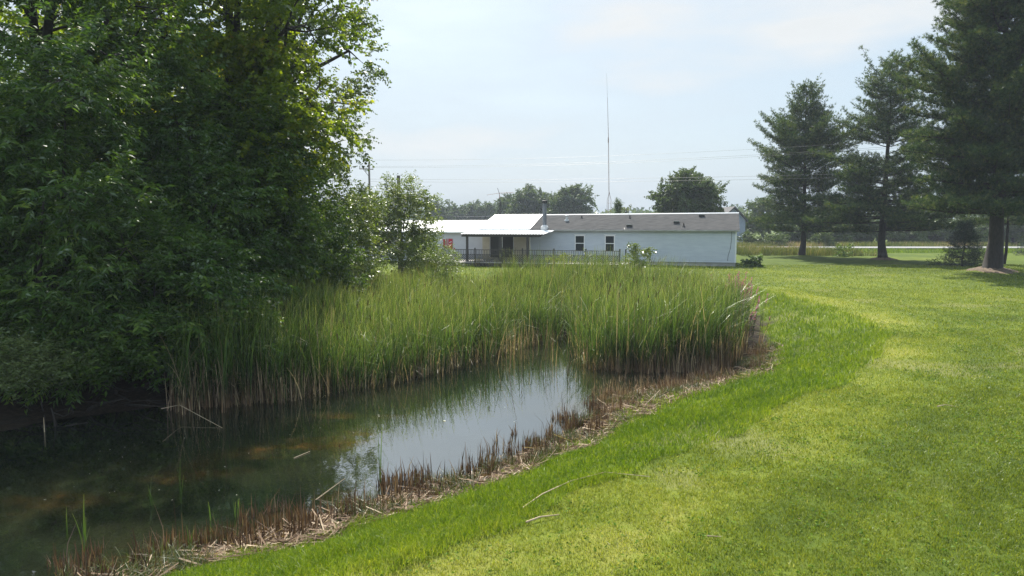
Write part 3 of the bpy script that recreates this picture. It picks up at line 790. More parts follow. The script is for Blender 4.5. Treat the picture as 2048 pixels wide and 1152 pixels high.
parts.append(blades(pos, H, rng.uniform(.011,.020,N*nl), ldv, lean, 6, rng.uniform(0,1,N*nl), dead=(rng.uniform(0,1,N*nl) < .05)*.8, tipfold=tf))
# dead leaves standing and broken at the foot of the stand
Nd = 15000
k = rng.integers(0, N, Nd)
pd = np.stack([rp[k,0], rp[k,1], gz[k]], 1) + np.concatenate([rng.normal(0, .12, (Nd,2)), np.zeros((Nd,1))], 1)
a = rng.uniform(0, 2*np.pi, Nd)
ln = np.abs(rng.normal(.18,.28,Nd)); 
parts.append(blades(pd, rng.uniform(.3, 1.15, Nd), rng.uniform(.013,.022,Nd), np.stack([np.cos(a), np.sin(a)],1), ln, 4, rng.uniform(0,1,Nd), dead=np.ones(Nd), tipfold=(rng.uniform(0,1,Nd) < .3)*rng.uniform(.5,1.3,Nd)))
# thin stems straggling into the open water in the middle
sg_ = rand_in([G(*q, WATER_Z) for q in [(960,728),(1060,692),(1170,692),(1210,745),(1120,735),(1010,745)]], 46)
sg_ = np.repeat(sg_, 3, 0) + rng.normal(0,.04,(len(sg_)*3,2)); ns_ = len(sg_); a = rng.uniform(0, 2*np.pi, ns_)
parts.append(blades(np.column_stack([sg_, ground(sg_[:,0], sg_[:,1])]), rng.uniform(1.2,2.3,ns_), rng.uniform(.012,.02,ns_), np.stack([np.cos(a), np.sin(a)],1)+wind, np.abs(rng.normal(.10,.10,ns_)), 6, rng.uniform(0,.6,ns_), dead=(rng.uniform(0,1,ns_) < .25)*1.0))
# dense outer edge of dead stems facing the open water
ed = []
for chain, num in ((RE_near, 2600), (RE_right, 2200)):
    ch = np.array(chain); sl = np.linalg.norm(np.diff(ch, axis=0), axis=1)
    s = rng.choice(len(sl), num, p=sl/sl.sum()); u = rng.uniform(0,1,(num,1))
    ed.append(ch[s]*(1-u)+ch[s+1]*u + np.stack([rng.normal(0,.18,num), np.abs(rng.normal(.1,.45,num))],1))
ed = np.concatenate(ed); ne = len(ed)
ez = ground(ed[:,0], ed[:,1])
a = rng.uniform(0, 2*np.pi, ne)
parts.append(blades(np.column_stack([ed, ez]), rng.uniform(.35,1.5,ne), rng.uniform(.013,.022,ne), np.stack([np.cos(a), np.sin(a)-.25],1), np.abs(rng.normal(.07,.14,ne)), 4, rng.uniform(0,1,ne), dead=(rng.uniform(0,1,ne) < .72)*1.0, tipfold=(rng.uniform(0,1,ne) < .25)*rng.uniform(.5,1.4,ne)))
V, F, at = merge(parts)
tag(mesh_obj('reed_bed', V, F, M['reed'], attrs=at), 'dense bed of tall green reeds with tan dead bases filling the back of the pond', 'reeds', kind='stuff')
# brown cattail heads, too many to count
Nh = 650
hp = rp[rng.integers(0, N, Nh)]
wgt = np.where((hp[:,0] > 3) & (hp[:,1] < 32), 1, .22); hp = hp[rng.uniform(0,1,Nh) < wgt]
hb = MB()
for x, y in hp:
    z0 = WATER_Z + random.uniform(1.3, 2.0); dx, dy = random.gauss(0,.03), random.gauss(0,.03)
    hb.tube([(x,y,z0),(x+dx*.3,y+dy*.3,z0+.02),(x+dx,y+dy,z0+.15),(x+dx,y+dy,z0+.165)], [.004,.0125,.0125,.004], 5)
tag(hb.build('cattail_heads', M['cat_head']), 'brown cattail heads standing among the reeds', 'cattail heads', kind='stuff')

# brown cut stubble standing in the shallows along the near bank
def along(chain, n, spread_in, spread_out):
    ch = np.array(chain); d = np.diff(ch, axis=0); sl = np.linalg.norm(d, axis=1)
    s = rng.choice(len(sl), n, p=sl/sl.sum()); u = rng.uniform(0,1,(n,1))
    nrm = unit(np.stack([d[s,1], -d[s,0]], 1))
    off = rng.uniform(-spread_in, spread_out, (n,1))
    return ch[s]*(1-u) + ch[s+1]*u + nrm*off, off[:,0]
shore = W_near[1:-1]
sp_, off = along(shore, 19000, .8, .95)
cl = fbm(sp_[:,0]*2.6, sp_[:,1]*2.6, 0, 2, 61)
fill = sstep(-.75, .1, -np.abs(off)+.1) 
kp = (cl > .53 + .16*np.clip(-off,0,1)) & (sp_[:,1] > 5.6)
sp_ = sp_[kp]; off = off[kp]; n = len(sp_)
# second, redder thicket where the bank turns away at the right
rp2 = rand_in([G(*q, WATER_Z) for q in [(1165,858),(1240,838),(1330,800),(1440,765),(1440,748),(1240,755),(1185,775)]], 1700)
sp2 = np.concatenate([sp_, rp2]); off2 = np.concatenate([off, np.full(len(rp2), .3)])
n = len(sp2); zz = np.maximum(ground(sp2[:,0], sp2[:,1]), WATER_Z - .1)
a = rng.uniform(0, 2*np.pi, n)
V, F, at = blades(np.column_stack([sp2, zz]), (rng.gamma(4, .045, n) + .05)*np.where(np.arange(n) >= len(sp_), .75, 1.0), rng.uniform(.010,.02,n), np.stack([np.cos(a), np.sin(a)],1), np.abs(rng.normal(0,.22,n)), 2, np.clip(rng.beta(1.6,3,n) + .22*(sp2[:,0] > 2), 0, 1))
tag(mesh_obj('dead_stubble', V, F, M['stub'], attrs={'rnd': at['rnd']}), 'brown stubble of dead reed stems standing in the shallows along the near bank', 'stubble', kind='stuff')
# straw thatch washed up between stubble and lawn
sp3, off3 = along(shore, 26000, 0, 1.5)
cl = fbm(sp3[:,0]*1.4, sp3[:,1]*1.4, 0, 3, 66)
kp = (np.abs(off3 - .8) < .9*cl + .12) & (cl > .34) & (sp3[:,1] > 5.2)
sp3 = sp3[kp]
ex = rand_in([G(*q, -.8) for q in [(1230,850),(1330,830),(1440,800),(1475,750),(1400,765),(1290,790)]], 3000)
ex2 = rand_in([G(*q, -.88) for q in [(1190,850),(1330,800),(1440,765),(1430,748),(1250,755)]], 1100)
ex = np.concatenate([ex, ex2])
sp3 = np.concatenate([sp3, ex]); n = len(sp3)
L = rng.gamma(3, .095, n) + .07; a = rng.normal(.75, .75, n)
tilt = rng.normal(.03, .16, n)
d = np.stack([np.cos(a), np.sin(a), tilt], 1)
b0 = np.column_stack([sp3, ground(sp3[:,0], sp3[:,1]) + rng.uniform(.01, .07, n)]) - d*L[:,None]*.5
sd = unit(np.cross(d, np.array([0,0,1.])+rng.normal(0,.5,(n,3))))*rng.uniform(.006,.013,n)[:,None]
V = np.stack([b0-sd, b0+sd, b0+d*L[:,None]+sd*.6, b0+d*L[:,None]-sd*.6], 1).reshape(-1,3)
tag(mesh_obj('straw_litter', V, np.arange(4*n).reshape(-1,4), M['straw'], attrs={'rnd': np.repeat(rng.uniform(0,1,n),4)}), 'pale straw and broken reed stems lying along the edge of the bank', 'straw litter', kind='stuff')

# ------------------------------------------------------------------ grass blades
def wedge(y0, y1, n):
    y = np.sqrt(rng.uniform(y0*y0, y1*y1, n)); x = rng.uniform(-1, 1, n)*(.80*y + 1.2)
    return np.stack([x, y], 1)
gp, gh, gw = [], [], []
for y0, y1, dens, h, w in ((4.8, 9, 3400, .046, .0065), (9, 14, 1700, .048, .009), (14, 22, 620, .055, .013), (22, 36, 190, .065, .020), (36, 58, 55, .075, .032)):
    area = (y1**2 - y0**2)*.80 + 2.4*(y1-y0)
    p = wedge(y0, y1, int(area*dens)); gp.append(p); gh.append(np.full(len(p), h)); gw.append(np.full(len(p), w))
gp = np.concatenate(gp); gh = np.concatenate(gh); gw = np.concatenate(gw)
sw = poly_sd(gp[:,0], gp[:,1], WPOLY); sb = poly_sd(gp[:,0], gp[:,1], BPOLY)
mm = mudmask(gp[:,0], gp[:,1], sw)
ok = (sw > .15) & (rng.uniform(0,1,len(gp)) > mm*1.05) & ~((gp[:,0] < -8.3) & (gp[:,1] > 11))
dd = sstep(.66, .78, fbm(gp[:,0]*.45, gp[:,1]*.45, 0, 3, 41))*.3
clump = fbm(gp[:,0]*5.5, gp[:,1]*5.5, 0, 2, 71)
ok &= rng.uniform(0,1,len(gp)) > dd
ok &= (clump > .24) | (rng.uniform(0,1,len(gp)) < .45)
gp, gh, gw, sw, sb, clump = gp[ok], gh[ok], gw[ok], sw[ok], sb[ok], clump[ok]
# the long uncut grass on the bank
rough = ((sb < 0.15 + .5*(fbm(gp[:,0]*1.2, gp[:,1]*1.2, 0, 2, 72)-.5)) & (sw < 9))
gh = gh*rng.uniform(.5, 1.35, len(gh))*(.6+.8*clump)
gh = np.where(rough, gh*np.where(gp[:,1] > 12, 2.6, 2.1)*(.6+.9*fbm(gp[:,0]*1.8, gp[:,1]*1.8, 0, 2, 73)), gh)
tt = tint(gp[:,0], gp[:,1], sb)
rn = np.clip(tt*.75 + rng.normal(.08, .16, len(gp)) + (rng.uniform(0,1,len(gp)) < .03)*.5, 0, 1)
def grass_obj(name, mask, mat, label):
    p = gp[mask]; n = len(p)
    z = ground(p[:,0], p[:,1]) - .004
    a = rng.uniform(0, 2*np.pi, n); l = np.abs(rng.normal(.35,.4,n))
    d = np.stack([np.cos(a)*l, np.sin(a)*l, np.ones(n)], 1); d = unit(d)*gh[mask][:,None]
    th = rng.uniform(0, 2*np.pi, n); s = np.stack([np.cos(th), np.sin(th), np.zeros(n)], 1)*gw[mask][:,None]*.5*rng.uniform(.7,1.4,n)[:,None]
    b = np.column_stack([p, z])
    bend = np.stack([np.cos(a), np.sin(a), np.full(n,-.35)], 1)*(gh[mask]*rng.uniform(0,.5,n))[:,None]
    V = np.stack([b-s, b+s, b+d*.6+s*.8, b+d*.6-s*.8, b+d+bend], 1).reshape(-1,3)
    o5 = np.arange(n)*5
    me_q = np.stack([o5, o5+1, o5+2, o5+3], 1)
    me_t = np.stack([o5+3, o5+2, o5+4, o5+4], 1)
    tri = np.concatenate([me_q[:,[0,1,2]], me_q[:,[0,2,3]], me_t[:,:3]])
    o = mesh_obj(name, V, tri, mat, attrs={'rnd': np.repeat(rn[mask],5)})
    return tag(o, label, 'grass', kind='stuff')
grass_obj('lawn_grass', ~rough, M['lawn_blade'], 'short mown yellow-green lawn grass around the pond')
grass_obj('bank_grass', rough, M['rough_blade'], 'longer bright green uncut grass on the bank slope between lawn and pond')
# clover and plantain leaves, cut clippings
pcl = wedge(5, 26, 26000); swc = poly_sd(pcl[:,0], pcl[:,1], WPOLY)
cm_ = fbm(pcl[:,0]*1.1, pcl[:,1]*1.1, 0, 3, 78)
pcl = pcl[(swc > 1.3) & (cm_ > .57) & ~((pcl[:,0] < -8) & (pcl[:,1] > 11))]
n = len(pcl)*3; pc3 = np.repeat(pcl, 3, 0) + rng.normal(0,.012,(len(pcl)*3,2))
bb = np.column_stack([pc3, ground(pc3[:,0], pc3[:,1]) + rng.uniform(.02,.05,n)])
V, F, rr = leaf_quads(bb, np.column_stack([rng.normal(0,1,(n,2)), rng.uniform(0,.5,n)]), rng.uniform(.018,.034,n)*(1+.04*pc3[:,1]), .022, rng.uniform(0,1,n))
tag(mesh_obj('clover', V, F, leaf_mat('clover_leaves', [(0, (.05,.10,.02)), (.6, (.10,.18,.03)), (1, (.2,.28,.08))], .35, 0, .5), attrs={'rnd': rr}), 'patches of small round clover leaves in the lawn', 'clover', kind='stuff')
pcl = wedge(5, 30, 1500); swc = poly_sd(pcl[:,0], pcl[:,1], WPOLY)
pcl = pcl[(swc > 1.6) & ~((pcl[:,0] < -8) & (pcl[:,1] > 11))]; n = len(pcl)
bb = np.column_stack([pcl, ground(pcl[:,0], pcl[:,1]) + rng.uniform(.02,.05,n)])
V, F, rr = leaf_quads(bb, np.column_stack([rng.normal(0,1,(n,2)), rng.normal(0,.12,n)]), rng.uniform(.02,.06,n), rng.uniform(.004,.009,n)*(1+.02*pcl[:,1]), rng.uniform(.2,.75,n))
tag(mesh_obj('grass_clippings', V, F, M['straw'], attrs={'rnd': rr}), 'tiny pale dry clippings scattered over the mown lawn', 'clippings', kind='stuff')
# sparse green rushes mixed into the brown shallows
sp4, off4 = along(shore, 2300, .1, 1.2)
cl = fbm(sp4[:,0]*1.3, sp4[:,1]*1.3, 0, 2, 77); sp4 = sp4[(cl > .5) & (sp4[:,1] > 5)]
nt_ = 9; n = len(sp4)*nt_
pp = np.repeat(sp4, nt_, 0) + rng.normal(0,.05,(n,2)); a = rng.uniform(0, 2*np.pi, n)
V, F, at = blades(np.column_stack([pp, ground(pp[:,0],pp[:,1])]), rng.uniform(.10,.30,n), rng.uniform(.005,.009,n), np.stack([np.cos(a), np.sin(a)],1), np.abs(rng.normal(.5,.4,n)), 3, rng.uniform(0,1,n))
tag(mesh_obj('shore_grass', V, F, M['loose_leaf'], attrs={'rnd': at['rnd']}), 'dull olive grass tufts growing among the stubble at the water edge', 'grass', kind='stuff')

# ------------------------------------------------------------------ single plants and litter
def tuft(name, label, cat, base, n, H, W, spread, mat, group=None, lean=.15, z=None, seg=5, upright=True):
    x, y = base
    z0 = z if z is not None else float(ground(np.array([x]), np.array([y]))[0])
    a = rng.uniform(0, 2*np.pi, n)
    p = np.column_stack([rng.normal(0,spread,(n,2)), np.zeros(n)])
    V, F, at = blades(p, H*rng.uniform(.55,1.05,n), np.full(n,W), np.stack([np.cos(a), np.sin(a)],1), np.abs(rng.normal(lean,lean*.6,n)), seg, rng.uniform(.3,.8,n))
    at['hf'] = np.clip(at['hf']*.6 + .35, 0, 1)
    o = mesh_obj(name, V, F, mat, attrs=at, loc=(x, y, z0))
    return tag(o, label, cat, group)
rg = 'single green reeds standing in the open water'
for (x, y), n, H, lab in (((762,958),4,1.15,'tallest lone green reed standing in the open water in front of the bright reflection'),
                      ((361,1008),3,.75,'lone green reed in open water, right of the forked pair'),
                      ((303,1010),5,.46,'forked pair of short green reeds in the open water'),
                      ((172,1112),6,.80,'fan of green reed blades rising from dark water near the lower left corner'),
                      ((136,1080),2,.55,'thin green reed leftmost in the open water'),
                      ((425,1040),2,.40,'short thin green reed just off the stubble, left of a bushier one'),
                      ((473,1035),5,.42,'short bushy green reed at the edge of the stubble'),
                      ((375,1100),4,.46,'green reed at the water edge rising through the stubble')):
    tuft('reed', lab, 'reed', G(x, y, WATER_Z), n, H, .016, .02, M['reed'], rg, .12, WATER_Z-.05)
def stick(name, label, pts, r, mat, cat='stick', group=None):
    b = MB(); b.tube(pts, [r*(1-.5*i/(len(pts)-1)) for i in range(len(pts))], 6)
    x, y, z = pts[0]
    return tag(b.build(name, M[mat]), label, cat, group)
M['drystem'] = surf_mat('dry_stems', (.38,.28,.17), (.52,.42,.28), 12, .8)
def gpt(x, y, up=.03, z=0.0):
    q = G(x, y, z)
    return (q[0], q[1], float(ground(np.array([q[0]]), np.array([q[1]]))[0]) + up)
stick('dry_stem', 'short thick straw-coloured stem lying on the lawn near the bottom of the picture', [gpt(1052,1044),gpt(1080,1036,.045),gpt(1118,1029)], .012, 'drystem', group='dry stems on the lawn')
stick('dry_stem', 'long bent reed stem lying across the lawn with a brown broken end', [gpt(1045,1010),gpt(1085,985,.05),gpt(1140,962,.06),gpt(1210,950,.06),gpt(1300,956)], .009, 'drystem', group='dry stems on the lawn')
stick('dry_stem', 'small pale twig farthest up the lawn on the right', [gpt(1874,818),gpt(1890,816,.04),gpt(1912,819)], .010, 'drystem', group='dry stems on the lawn')
stick('dry_stem', 'thin straw stem on the lawn between the two thicker ones and the right edge', [gpt(1414,1078),gpt(1442,1079)], .008, 'drystem', group='dry stems on the lawn')
stick('dead_reed', 'broken dead reed leaning from the bank out over the water', [(*G(628,1000,WATER_Z),WATER_Z-.02),(*G(660,985,-.85),-.80),(*G(690,968,-.75),-.66)], .010, 'drystem', 'reed')
stick('dead_reed', 'pale dead reed floating on the open water over the brown weed', [(*G(588,917,WATER_Z),WATER_Z+.01),(*G(620,904,WATER_Z),WATER_Z+.015)], .009, 'drystem', 'reed')
stick('dead_reed', 'dead reed slanting into the water under the left shrubs', [(*G(323,822,-.6),-.55),(*G(360,832,WATER_Z),WATER_Z+.25),(*G(452,858,WATER_Z),WATER_Z-.02)], .008, 'drystem', 'reed')
stick('dead_reed', 'upright broken stem standing in the water at the left shore', [(*G(89,864,WATER_Z),WATER_Z-.05),(*G(89,864,WATER_Z),WATER_Z+.30)], .010, 'drystem', 'reed')
stick('dead_reed', 'pale stem standing upright out of the straw at the near bank', [gpt(948,990,-.05,-.6),(gpt(948,990,0,-.6)[0]-.02, gpt(948,990,0,-.6)[1], gpt(948,990,.34,-.6)[2])], .009, 'drystem', 'reed')
# pale specks: fallen petals and leaves on the water
fl = MB()
pts = [(889,842),(612,868),(200,903),(250,895),(220,900),(90,1000),(345,955),(372,962),(450,934),(318,980),(219,986),(960,803),(1205,757),(1010,815),(1030,690),(1085,742),(1115,668),(1375,756),(640,856),(580,870)]
pts += [(random.uniform(60,1150), random.uniform(840,1010)) for _ in range(26)]
for (x, y) in pts:
    q = G(x, y, WATER_Z); a = random.uniform(0,3.1); s = random.uniform(.008,.022) if (x,y) != (889,842) else .05
    if poly_sd(np.array([q[0]]), np.array([q[1]]), WPOLY)[0] > -.1: continue
    c, d = math.cos(a)*s, math.sin(a)*s
    fl.add([(q[0]-c,q[1]-d,WATER_Z+.006),(q[0]+d*.5,q[1]-c*.5,WATER_Z+.009),(q[0]+c,q[1]+d,WATER_Z+.006),(q[0]-d*.5,q[1]+c*.5,WATER_Z+.012)], [(0,1,2,3)])
tag(fl.build('floating_petals', M['white_flower']), 'tiny pale petals and leaves floating on the pond', 'floating petals', kind='stuff')

# purple loosestrife
def flower_plant(label, base, H, n, spread, group, name='loosestrife', flowers=True, fl_mat='loose_flower', fl_n=26, leaf='loose_leaf', fh=.28):
    x, y = base; z0 = float(ground(np.array([x]), np.array([y]))[0])
    root = empty(name, (x, y, z0), label, 'flower', group)
    a = rng.uniform(0, 2*np.pi, n); r = np.abs(rng.normal(0,spread,n))
    bx, by = r*np.cos(a), r*np.sin(a); h = H*rng.uniform(.65,1.05,n)
    tx, ty = bx*(1.5)+rng.normal(0,.05,n), by*1.5+rng.normal(0,.05,n)
    b = MB()
    for i in range(n): b.tube([(bx[i],by[i],-.05),(tx[i],ty[i],h[i])], [.008,.004], 4, cap=False)
    b.build('stem', M['twig'], root)['kind'] = 'stuff'
    k = 34
    t = rng.uniform(.12,.92,(n,k,1))
    B = np.stack([bx,by,np.zeros(n)],1)[:,None,:]; T = np.stack([tx,ty,h],1)[:,None,:]
    p = (B*(1-t)+T*t).reshape(-1,3); d = rng.normal(size=p.shape)+np.array([0,0,.5])
    V, F, rr = leaf_quads(p, d, rng.uniform(.05,.11,len(p)), .018, rng.uniform(0,1,len(p)))
    mesh_obj('leaves', V, F, M[leaf], root, {'rnd': rr})
    if flowers:
        t = 1 - fh*rng.uniform(0,1,(n,fl_n,1))
        p = (B*(1-t)+T*t).reshape(-1,3); d = rng.normal(size=p.shape)
        V, F, rr = leaf_quads(p, d, .046, .040, rng.uniform(0,1,len(p)))
        mesh_obj('flowers', V, F, M[fl_mat], root, {'rnd': rr})['kind'] = 'stuff'
    return root
lg = 'purple loosestrife at the right end of the reeds'
for (bx, by), H, n, lab in (((9.7,30.2),2.15,26,'tallest purple loosestrife with bright flower spikes at the corner of the reeds'),
                        ((9.45,28.2),1.75,26,'bushy loosestrife with faded pink spikes, in front of the tallest one'),
                        ((8.95,26.2),1.25,18,'low loosestrife nearest the camera at the right edge of the reeds'),
                        ((10.4,31.6),1.6,18,'pinkish loosestrife farthest right beside the mown lawn'),
                        ((9.1,29.4),1.95,16,'loosestrife half hidden by reeds, left of the others')):
    flower_plant(lab, (bx, by), H, n, .22, lg, fl_n=30 if H > 1.5 else 16)
flower_plant('small purple loosestrife in dark shade between left shrubs and reeds', G(355,700,-.4), 1.3, 7, .12, None, fl_n=20)

# the house stands turned by TH about its right front corner; hx() gives its own x, WT() the world place
HY = 55.6
TH = R(16); TC, TS = math.cos(TH), math.sin(TH)
XR = P(1473, 480, HY)[0]
def hx(px, Y=HY):
    dx, dy, dz = ray(px, 480); k = dx/dy; v = Y - HY
    return XR + (k*(HY + v*TC) - XR - v*TS)/(TC + k*TS)
def hz(py, Y=HY): return P(1024, py, Y)[2]
def WT(p):
    a, v = p[0]-XR, p[1]-HY
    return (XR + a*TC + v*TS, HY - a*TS + v*TC, p[2])
def proj(p):
    x, y, z = p[0], p[1], p[2]-CAM_H
    d = y*CP - z*SP
    return 1024 + 1400*x/d, 576 - 1400*(y*SP + z*CP)/d
def wt_arr(v): return np.array([WT(q) for q in v])
def front(px, off): q = WT((hx(px, HY-5.6-off), HY-5.6-off, 0)); return (q[0], q[1])

# broad-leaved weeds
def broad(name, label, cat, base, lobes, n, leaf, wd, mat, seed, n_per=7, group=None, twig=.25, stems=5, tr=.02):
    return tree(name, label, cat, base, lobes, n, M[mat], n_per, twig, leaf, wd, tr, None, seed, gap=.3, stems=stems, droop=.15, group=group, bark='twig', nsub=2, fol='leaves')
M['milk'] = leaf_mat('milkweed_leaves', [(0, (.06,.10,.03)), (.6, (.11,.16,.05)), (1, (.30,.33,.22))], .4, .12, .35)
broad('milkweed', 'tall pale broad-leaved weed standing in front of the house wall behind the reeds', 'weed', (7.45, 41.5), [(0,0,1.25,.45,.4,.75),(.25,0,1.9,.32,.3,.35),(-.25,0,.8,.45,.4,.5),(.1,0,.4,.6,.4,.4)], 420, .15, .45, 'milk', 81)
broad('hosta', 'dark round leafy plant at the right corner of the house', 'plant', (18.95, 54.9), [(0,0,.35,.5,.45,.36)], 190, .20, .55, 'ash', 82, stems=3)
broad('rose_bush', 'reddish flowering bush against the deck railing, left one', 'shrub', front(1111, .35), [(0,0,.7,.45,.35,.5),(.1,0,1.0,.22,.2,.3)], 160, .06, .6, 'maple', 83, group='bushes in front of the deck')
broad('rose_bush', 'reddish bush against the deck railing, middle one', 'shrub', front(1137, .35), [(0,0,.55,.45,.35,.4)], 130, .06, .6, 'maple', 84, group='bushes in front of the deck')
broad('garden_shrub', 'grey-green shrub against the right part of the deck railing', 'shrub', front(1178, .4), [(0,0,.8,.6,.4,.75),(.3,0,.5,.6,.4,.5)], 260, .06, .5, 'poplar', 85, group='bushes in front of the deck')
for (x, y), lab in ((front(1008,.5), 'left clump of tall silvery weeds in front of the patio door'), (front(1028,.4), 'right clump of tall silvery weeds in front of the patio door')):
    flower_plant(lab, (x, y), 1.65, 16, .22, 'silvery weeds by the patio', name='tall_weed', flowers=False, leaf='willow')
flower_plant('dry weeds along the foot of the deck, left of the patio post', front(960,.4), 1.0, 22, .5, 'dry weeds at the deck', name='tall_weed', flowers=False, leaf='dry_meadow')
flower_plant('dry weeds along the foot of the deck, at its right end', front(1215,.5), 1.2, 26, .6, 'dry weeds at the deck', name='tall_weed', flowers=False, leaf='dry_meadow')
flower_plant('thin seedy weeds against the long house wall', WT((11.0, HY-.8, 0))[:2], .95, 20, 1.2, None, name='tall_weed', flowers=False, leaf='dry_meadow')

# ------------------------------------------------------------------ house
house = empty('house', WT((9, HY+3.5, 0)), 'long low white mobile home with grey shingle roof, patio cover and two windows', 'house')
def hbuild(b, name, mat, parent=None):
    p = parent or house
    off = np.array(WT((9, HY+3.5, 0)))
    return mesh_obj(name, wt_arr(b.v) - off, b.f, M[mat], p)
EZ = hz(461.5); RZ = 4.20; RY = HY + 3.4; BY = HY + 6.8
def clap(b, x0, x1, y, z0, z1, step=.165, lip=.046):
    z = z0
    while z < z1 - .01:
        z2 = min(z+step, z1)
        b.add([(x0,y-lip,z),(x1,y-lip,z),(x1,y-.002,z2),(x0,y-.002,z2),(x0,y,z),(x1,y,z)], [(0,1,2,3),(4,5,1,0)])
        z = z2
XC = hx(1060)
b = MB(); clap(b, XC, XR, HY, .32, EZ); 
b.box(XC, XR, HY+.004, BY, .32, EZ)
b.add([(XR,HY,EZ),(XR,BY,EZ),(XR,RY,RZ-.08)], [(0,1,2)])
hbuild(b, 'wall', 'siding')
b = MB(); b.box(XC+.02, XR-.03, HY+.06, BY-.06, -.2, .318); hbuild(b, 'skirting', 'fascia')
b = MB(); b.box(XR-.10, XR+.012, HY-.06, HY+.09, .3, EZ-.01); hbuild(b, 'corner_trim', 'trim')
b = MB(); b.box(XC-.02, XC+.07, HY-.06, HY-.003, .5, EZ-.01); hbuild(b, 'corner_trim', 'trim')
# cream entry section with dark screened openings
b = MB(); XE0 = hx(965)
clap(b, XE0, hx(979), HY, .5, EZ, .15); clap(b, hx(1028), XC, HY, .5, EZ, .15)
b.box(XE0, XC, HY+.12, BY, .3, EZ)
hbuild(b, 'entry_wall', 'siding_cream')
b = MB(); b.box(hx(979.3), hx(1027.7), HY+.06, HY+.115, .5, EZ-.02); d_ = hbuild(b, 'patio_door', 'void')
b = MB()
for px_, w in ((979.8,.05),(1003.5,.10),(1027,.05)): b.box(hx(px_)-w/2, hx(px_)+w/2, HY-.005, HY+.055, .5, EZ-.02)
b.box(hx(1004.2), hx(1005.4), HY-.03, HY-.008, .9, EZ-.1)
hbuild(b, 'door_frame', 'trim', d_).location = (0,0,0)
# windows
for px0, px1 in ((1151.5,1168),(1211.5,1228)):
    x0, x1, z1, z0 = hx(px0), hx(px1), hz(472, 59), hz(501, 59)
    b = MB(); t = .07
    b.box(x0-t, x0, HY-.060, HY-.022, z0-t, z1+t); b.box(x1, x1+t, HY-.060, HY-.022, z0-t, z1+t)
    b.box(x0, x1, HY-.060, HY-.022, z1, z1+t); b.box(x0, x1, HY-.060, HY-.022, z0-t, z0)
    zm = (z0+z1)/2; b.box(x0, x1, HY-.056, HY-.024, zm-.03, zm+.03)
    b.box(x0-t*2.2, x1+t*2.2, HY-.075, HY-.022, z1+t+.01, z1+t+.07)
    fr = hbuild(b, 'window', 'trim')
    b = MB(); b.box(x0, x1, HY-.052, HY-.048, z0, z1); hbuild(b, 'pane', 'glass', fr)
# roof
ex = .22
def rp3(x, y, up=0):          # point on the front slope
    k = (y - (HY-.28))/(RY-(HY-.28)); r = .10*np.clip((x-3)/15, 0, 1)
    return (x, y, EZ+.07 + (RZ - EZ - .07 + r)*k + up)
YE = HY-.28
def slope(b, x0, x1, th=.09, up=0.0, y0=YE, y1=RY):
    a = [rp3(x0,y0,up), rp3(x1,y0,up), rp3(x1,y1,up), rp3(x0,y1,up)]
    c = [(p[0],p[1],p[2]-th) for p in a]
    b.add(a+c, [(0,1,2,3),(7,6,5,4),(0,4,5,1),(1,5,6,2),(2,6,7,3),(3,7,4,0)])
XRR = XR + ex
b = MB(); XLR = hx(985)
slope(b, XLR, XRR)
p, q = rp3(XLR, RY), rp3(XRR, RY)
e0, e1 = (XLR, BY+.28, EZ+.07), (XRR, BY+.28, EZ+.07)
b.add([p, q, e1, e0], [(0,1,2,3)])
roof = hbuild(b, 'roof', 'shingle')
b = MB()
p, q = rp3(hx(1086,RY), RY-.10, .012), rp3(XRR+.02, RY-.10, .012); p2, q2 = rp3(hx(1086,RY), RY, .055), rp3(XRR+.02, RY, .055); p3, q3 = (p2[0],RY+.14,p2[2]-.03), (q2[0],RY+.14,q2[2]-.03)
b.add([p,q,q2,p2,q3,p3], [(0,1,2,3),(3,2,4,5)]); hbuild(b, 'ridge_cap', 'white_metal', roof)
b = MB(); b.box(hx(1058), XRR, YE-.02, YE-.003, EZ-.075, EZ+.06); b.box(hx(1058), XRR, YE-.08, YE-.022, EZ-.045, EZ+.035); hbuild(b, 'gutter', 'fascia', roof)
b = MB(); a_, c_ = rp3(hx(1239,RY)+.0, RY-.12, .008), rp3(hx(1250), YE+.02, .008)
b.add([(a_[0]-.03,a_[1],a_[2]),(a_[0]+.03,a_[1],a_[2]),(c_[0]+.03,c_[1],c_[2]),(c_[0]-.03,c_[1],c_[2])], [(0,3,2,1)]); hbuild(b, 'roof_seam', 'black_metal', roof)
# white metal sheets over the left end of the roof, cut on the diagonal
b = MB()
def wr(px_, k, up=.06):
    Y = YE + (RY-YE)*k; p = rp3(0, Y, up); return (hx(px_, Y), Y, p[2])
tl, tr_, br_, bl_ = wr(991,1.0), wr(1086,1.0), wr(1060,.0), wr(956,.0)
for i in range(14):
    u0, u1 = i/14, (i+1)/14
    L_ = lambda a, c, u: tuple(a[j]+(c[j]-a[j])*u for j in range(3))
    A, B2, C2, D2 = L_(bl_,br_,u0), L_(bl_,br_,u1), L_(tl,tr_,u1), L_(tl,tr_,u0)
    b.add([A,B2,C2,D2], [(0,1,2,3)])
    b.add([(A[0]-.015,A[1],A[2]+.03),(A[0]+.015,A[1],A[2]+.03),(D2[0]+.015,D2[1],D2[2]+.03),(D2[0]-.015,D2[1],D2[2]+.03),(A[0]-.03,A[1],A[2]+.002),(A[0]+.03,A[1],A[2]+.002),(D2[0]+.03,D2[1],D2[2]+.002),(D2[0]-.03,D2[1],D2[2]+.002)],
          [(0,1,2,3),(4,0,3,7),(1,5,6,2)])
b.add([bl_, br_, (br_[0],br_[1]-.002,br_[2]-.13), (bl_[0],bl_[1]-.002,bl_[2]-.13)], [(0,3,2,1)])
hbuild(b, 'metal_roof', 'white_metal')
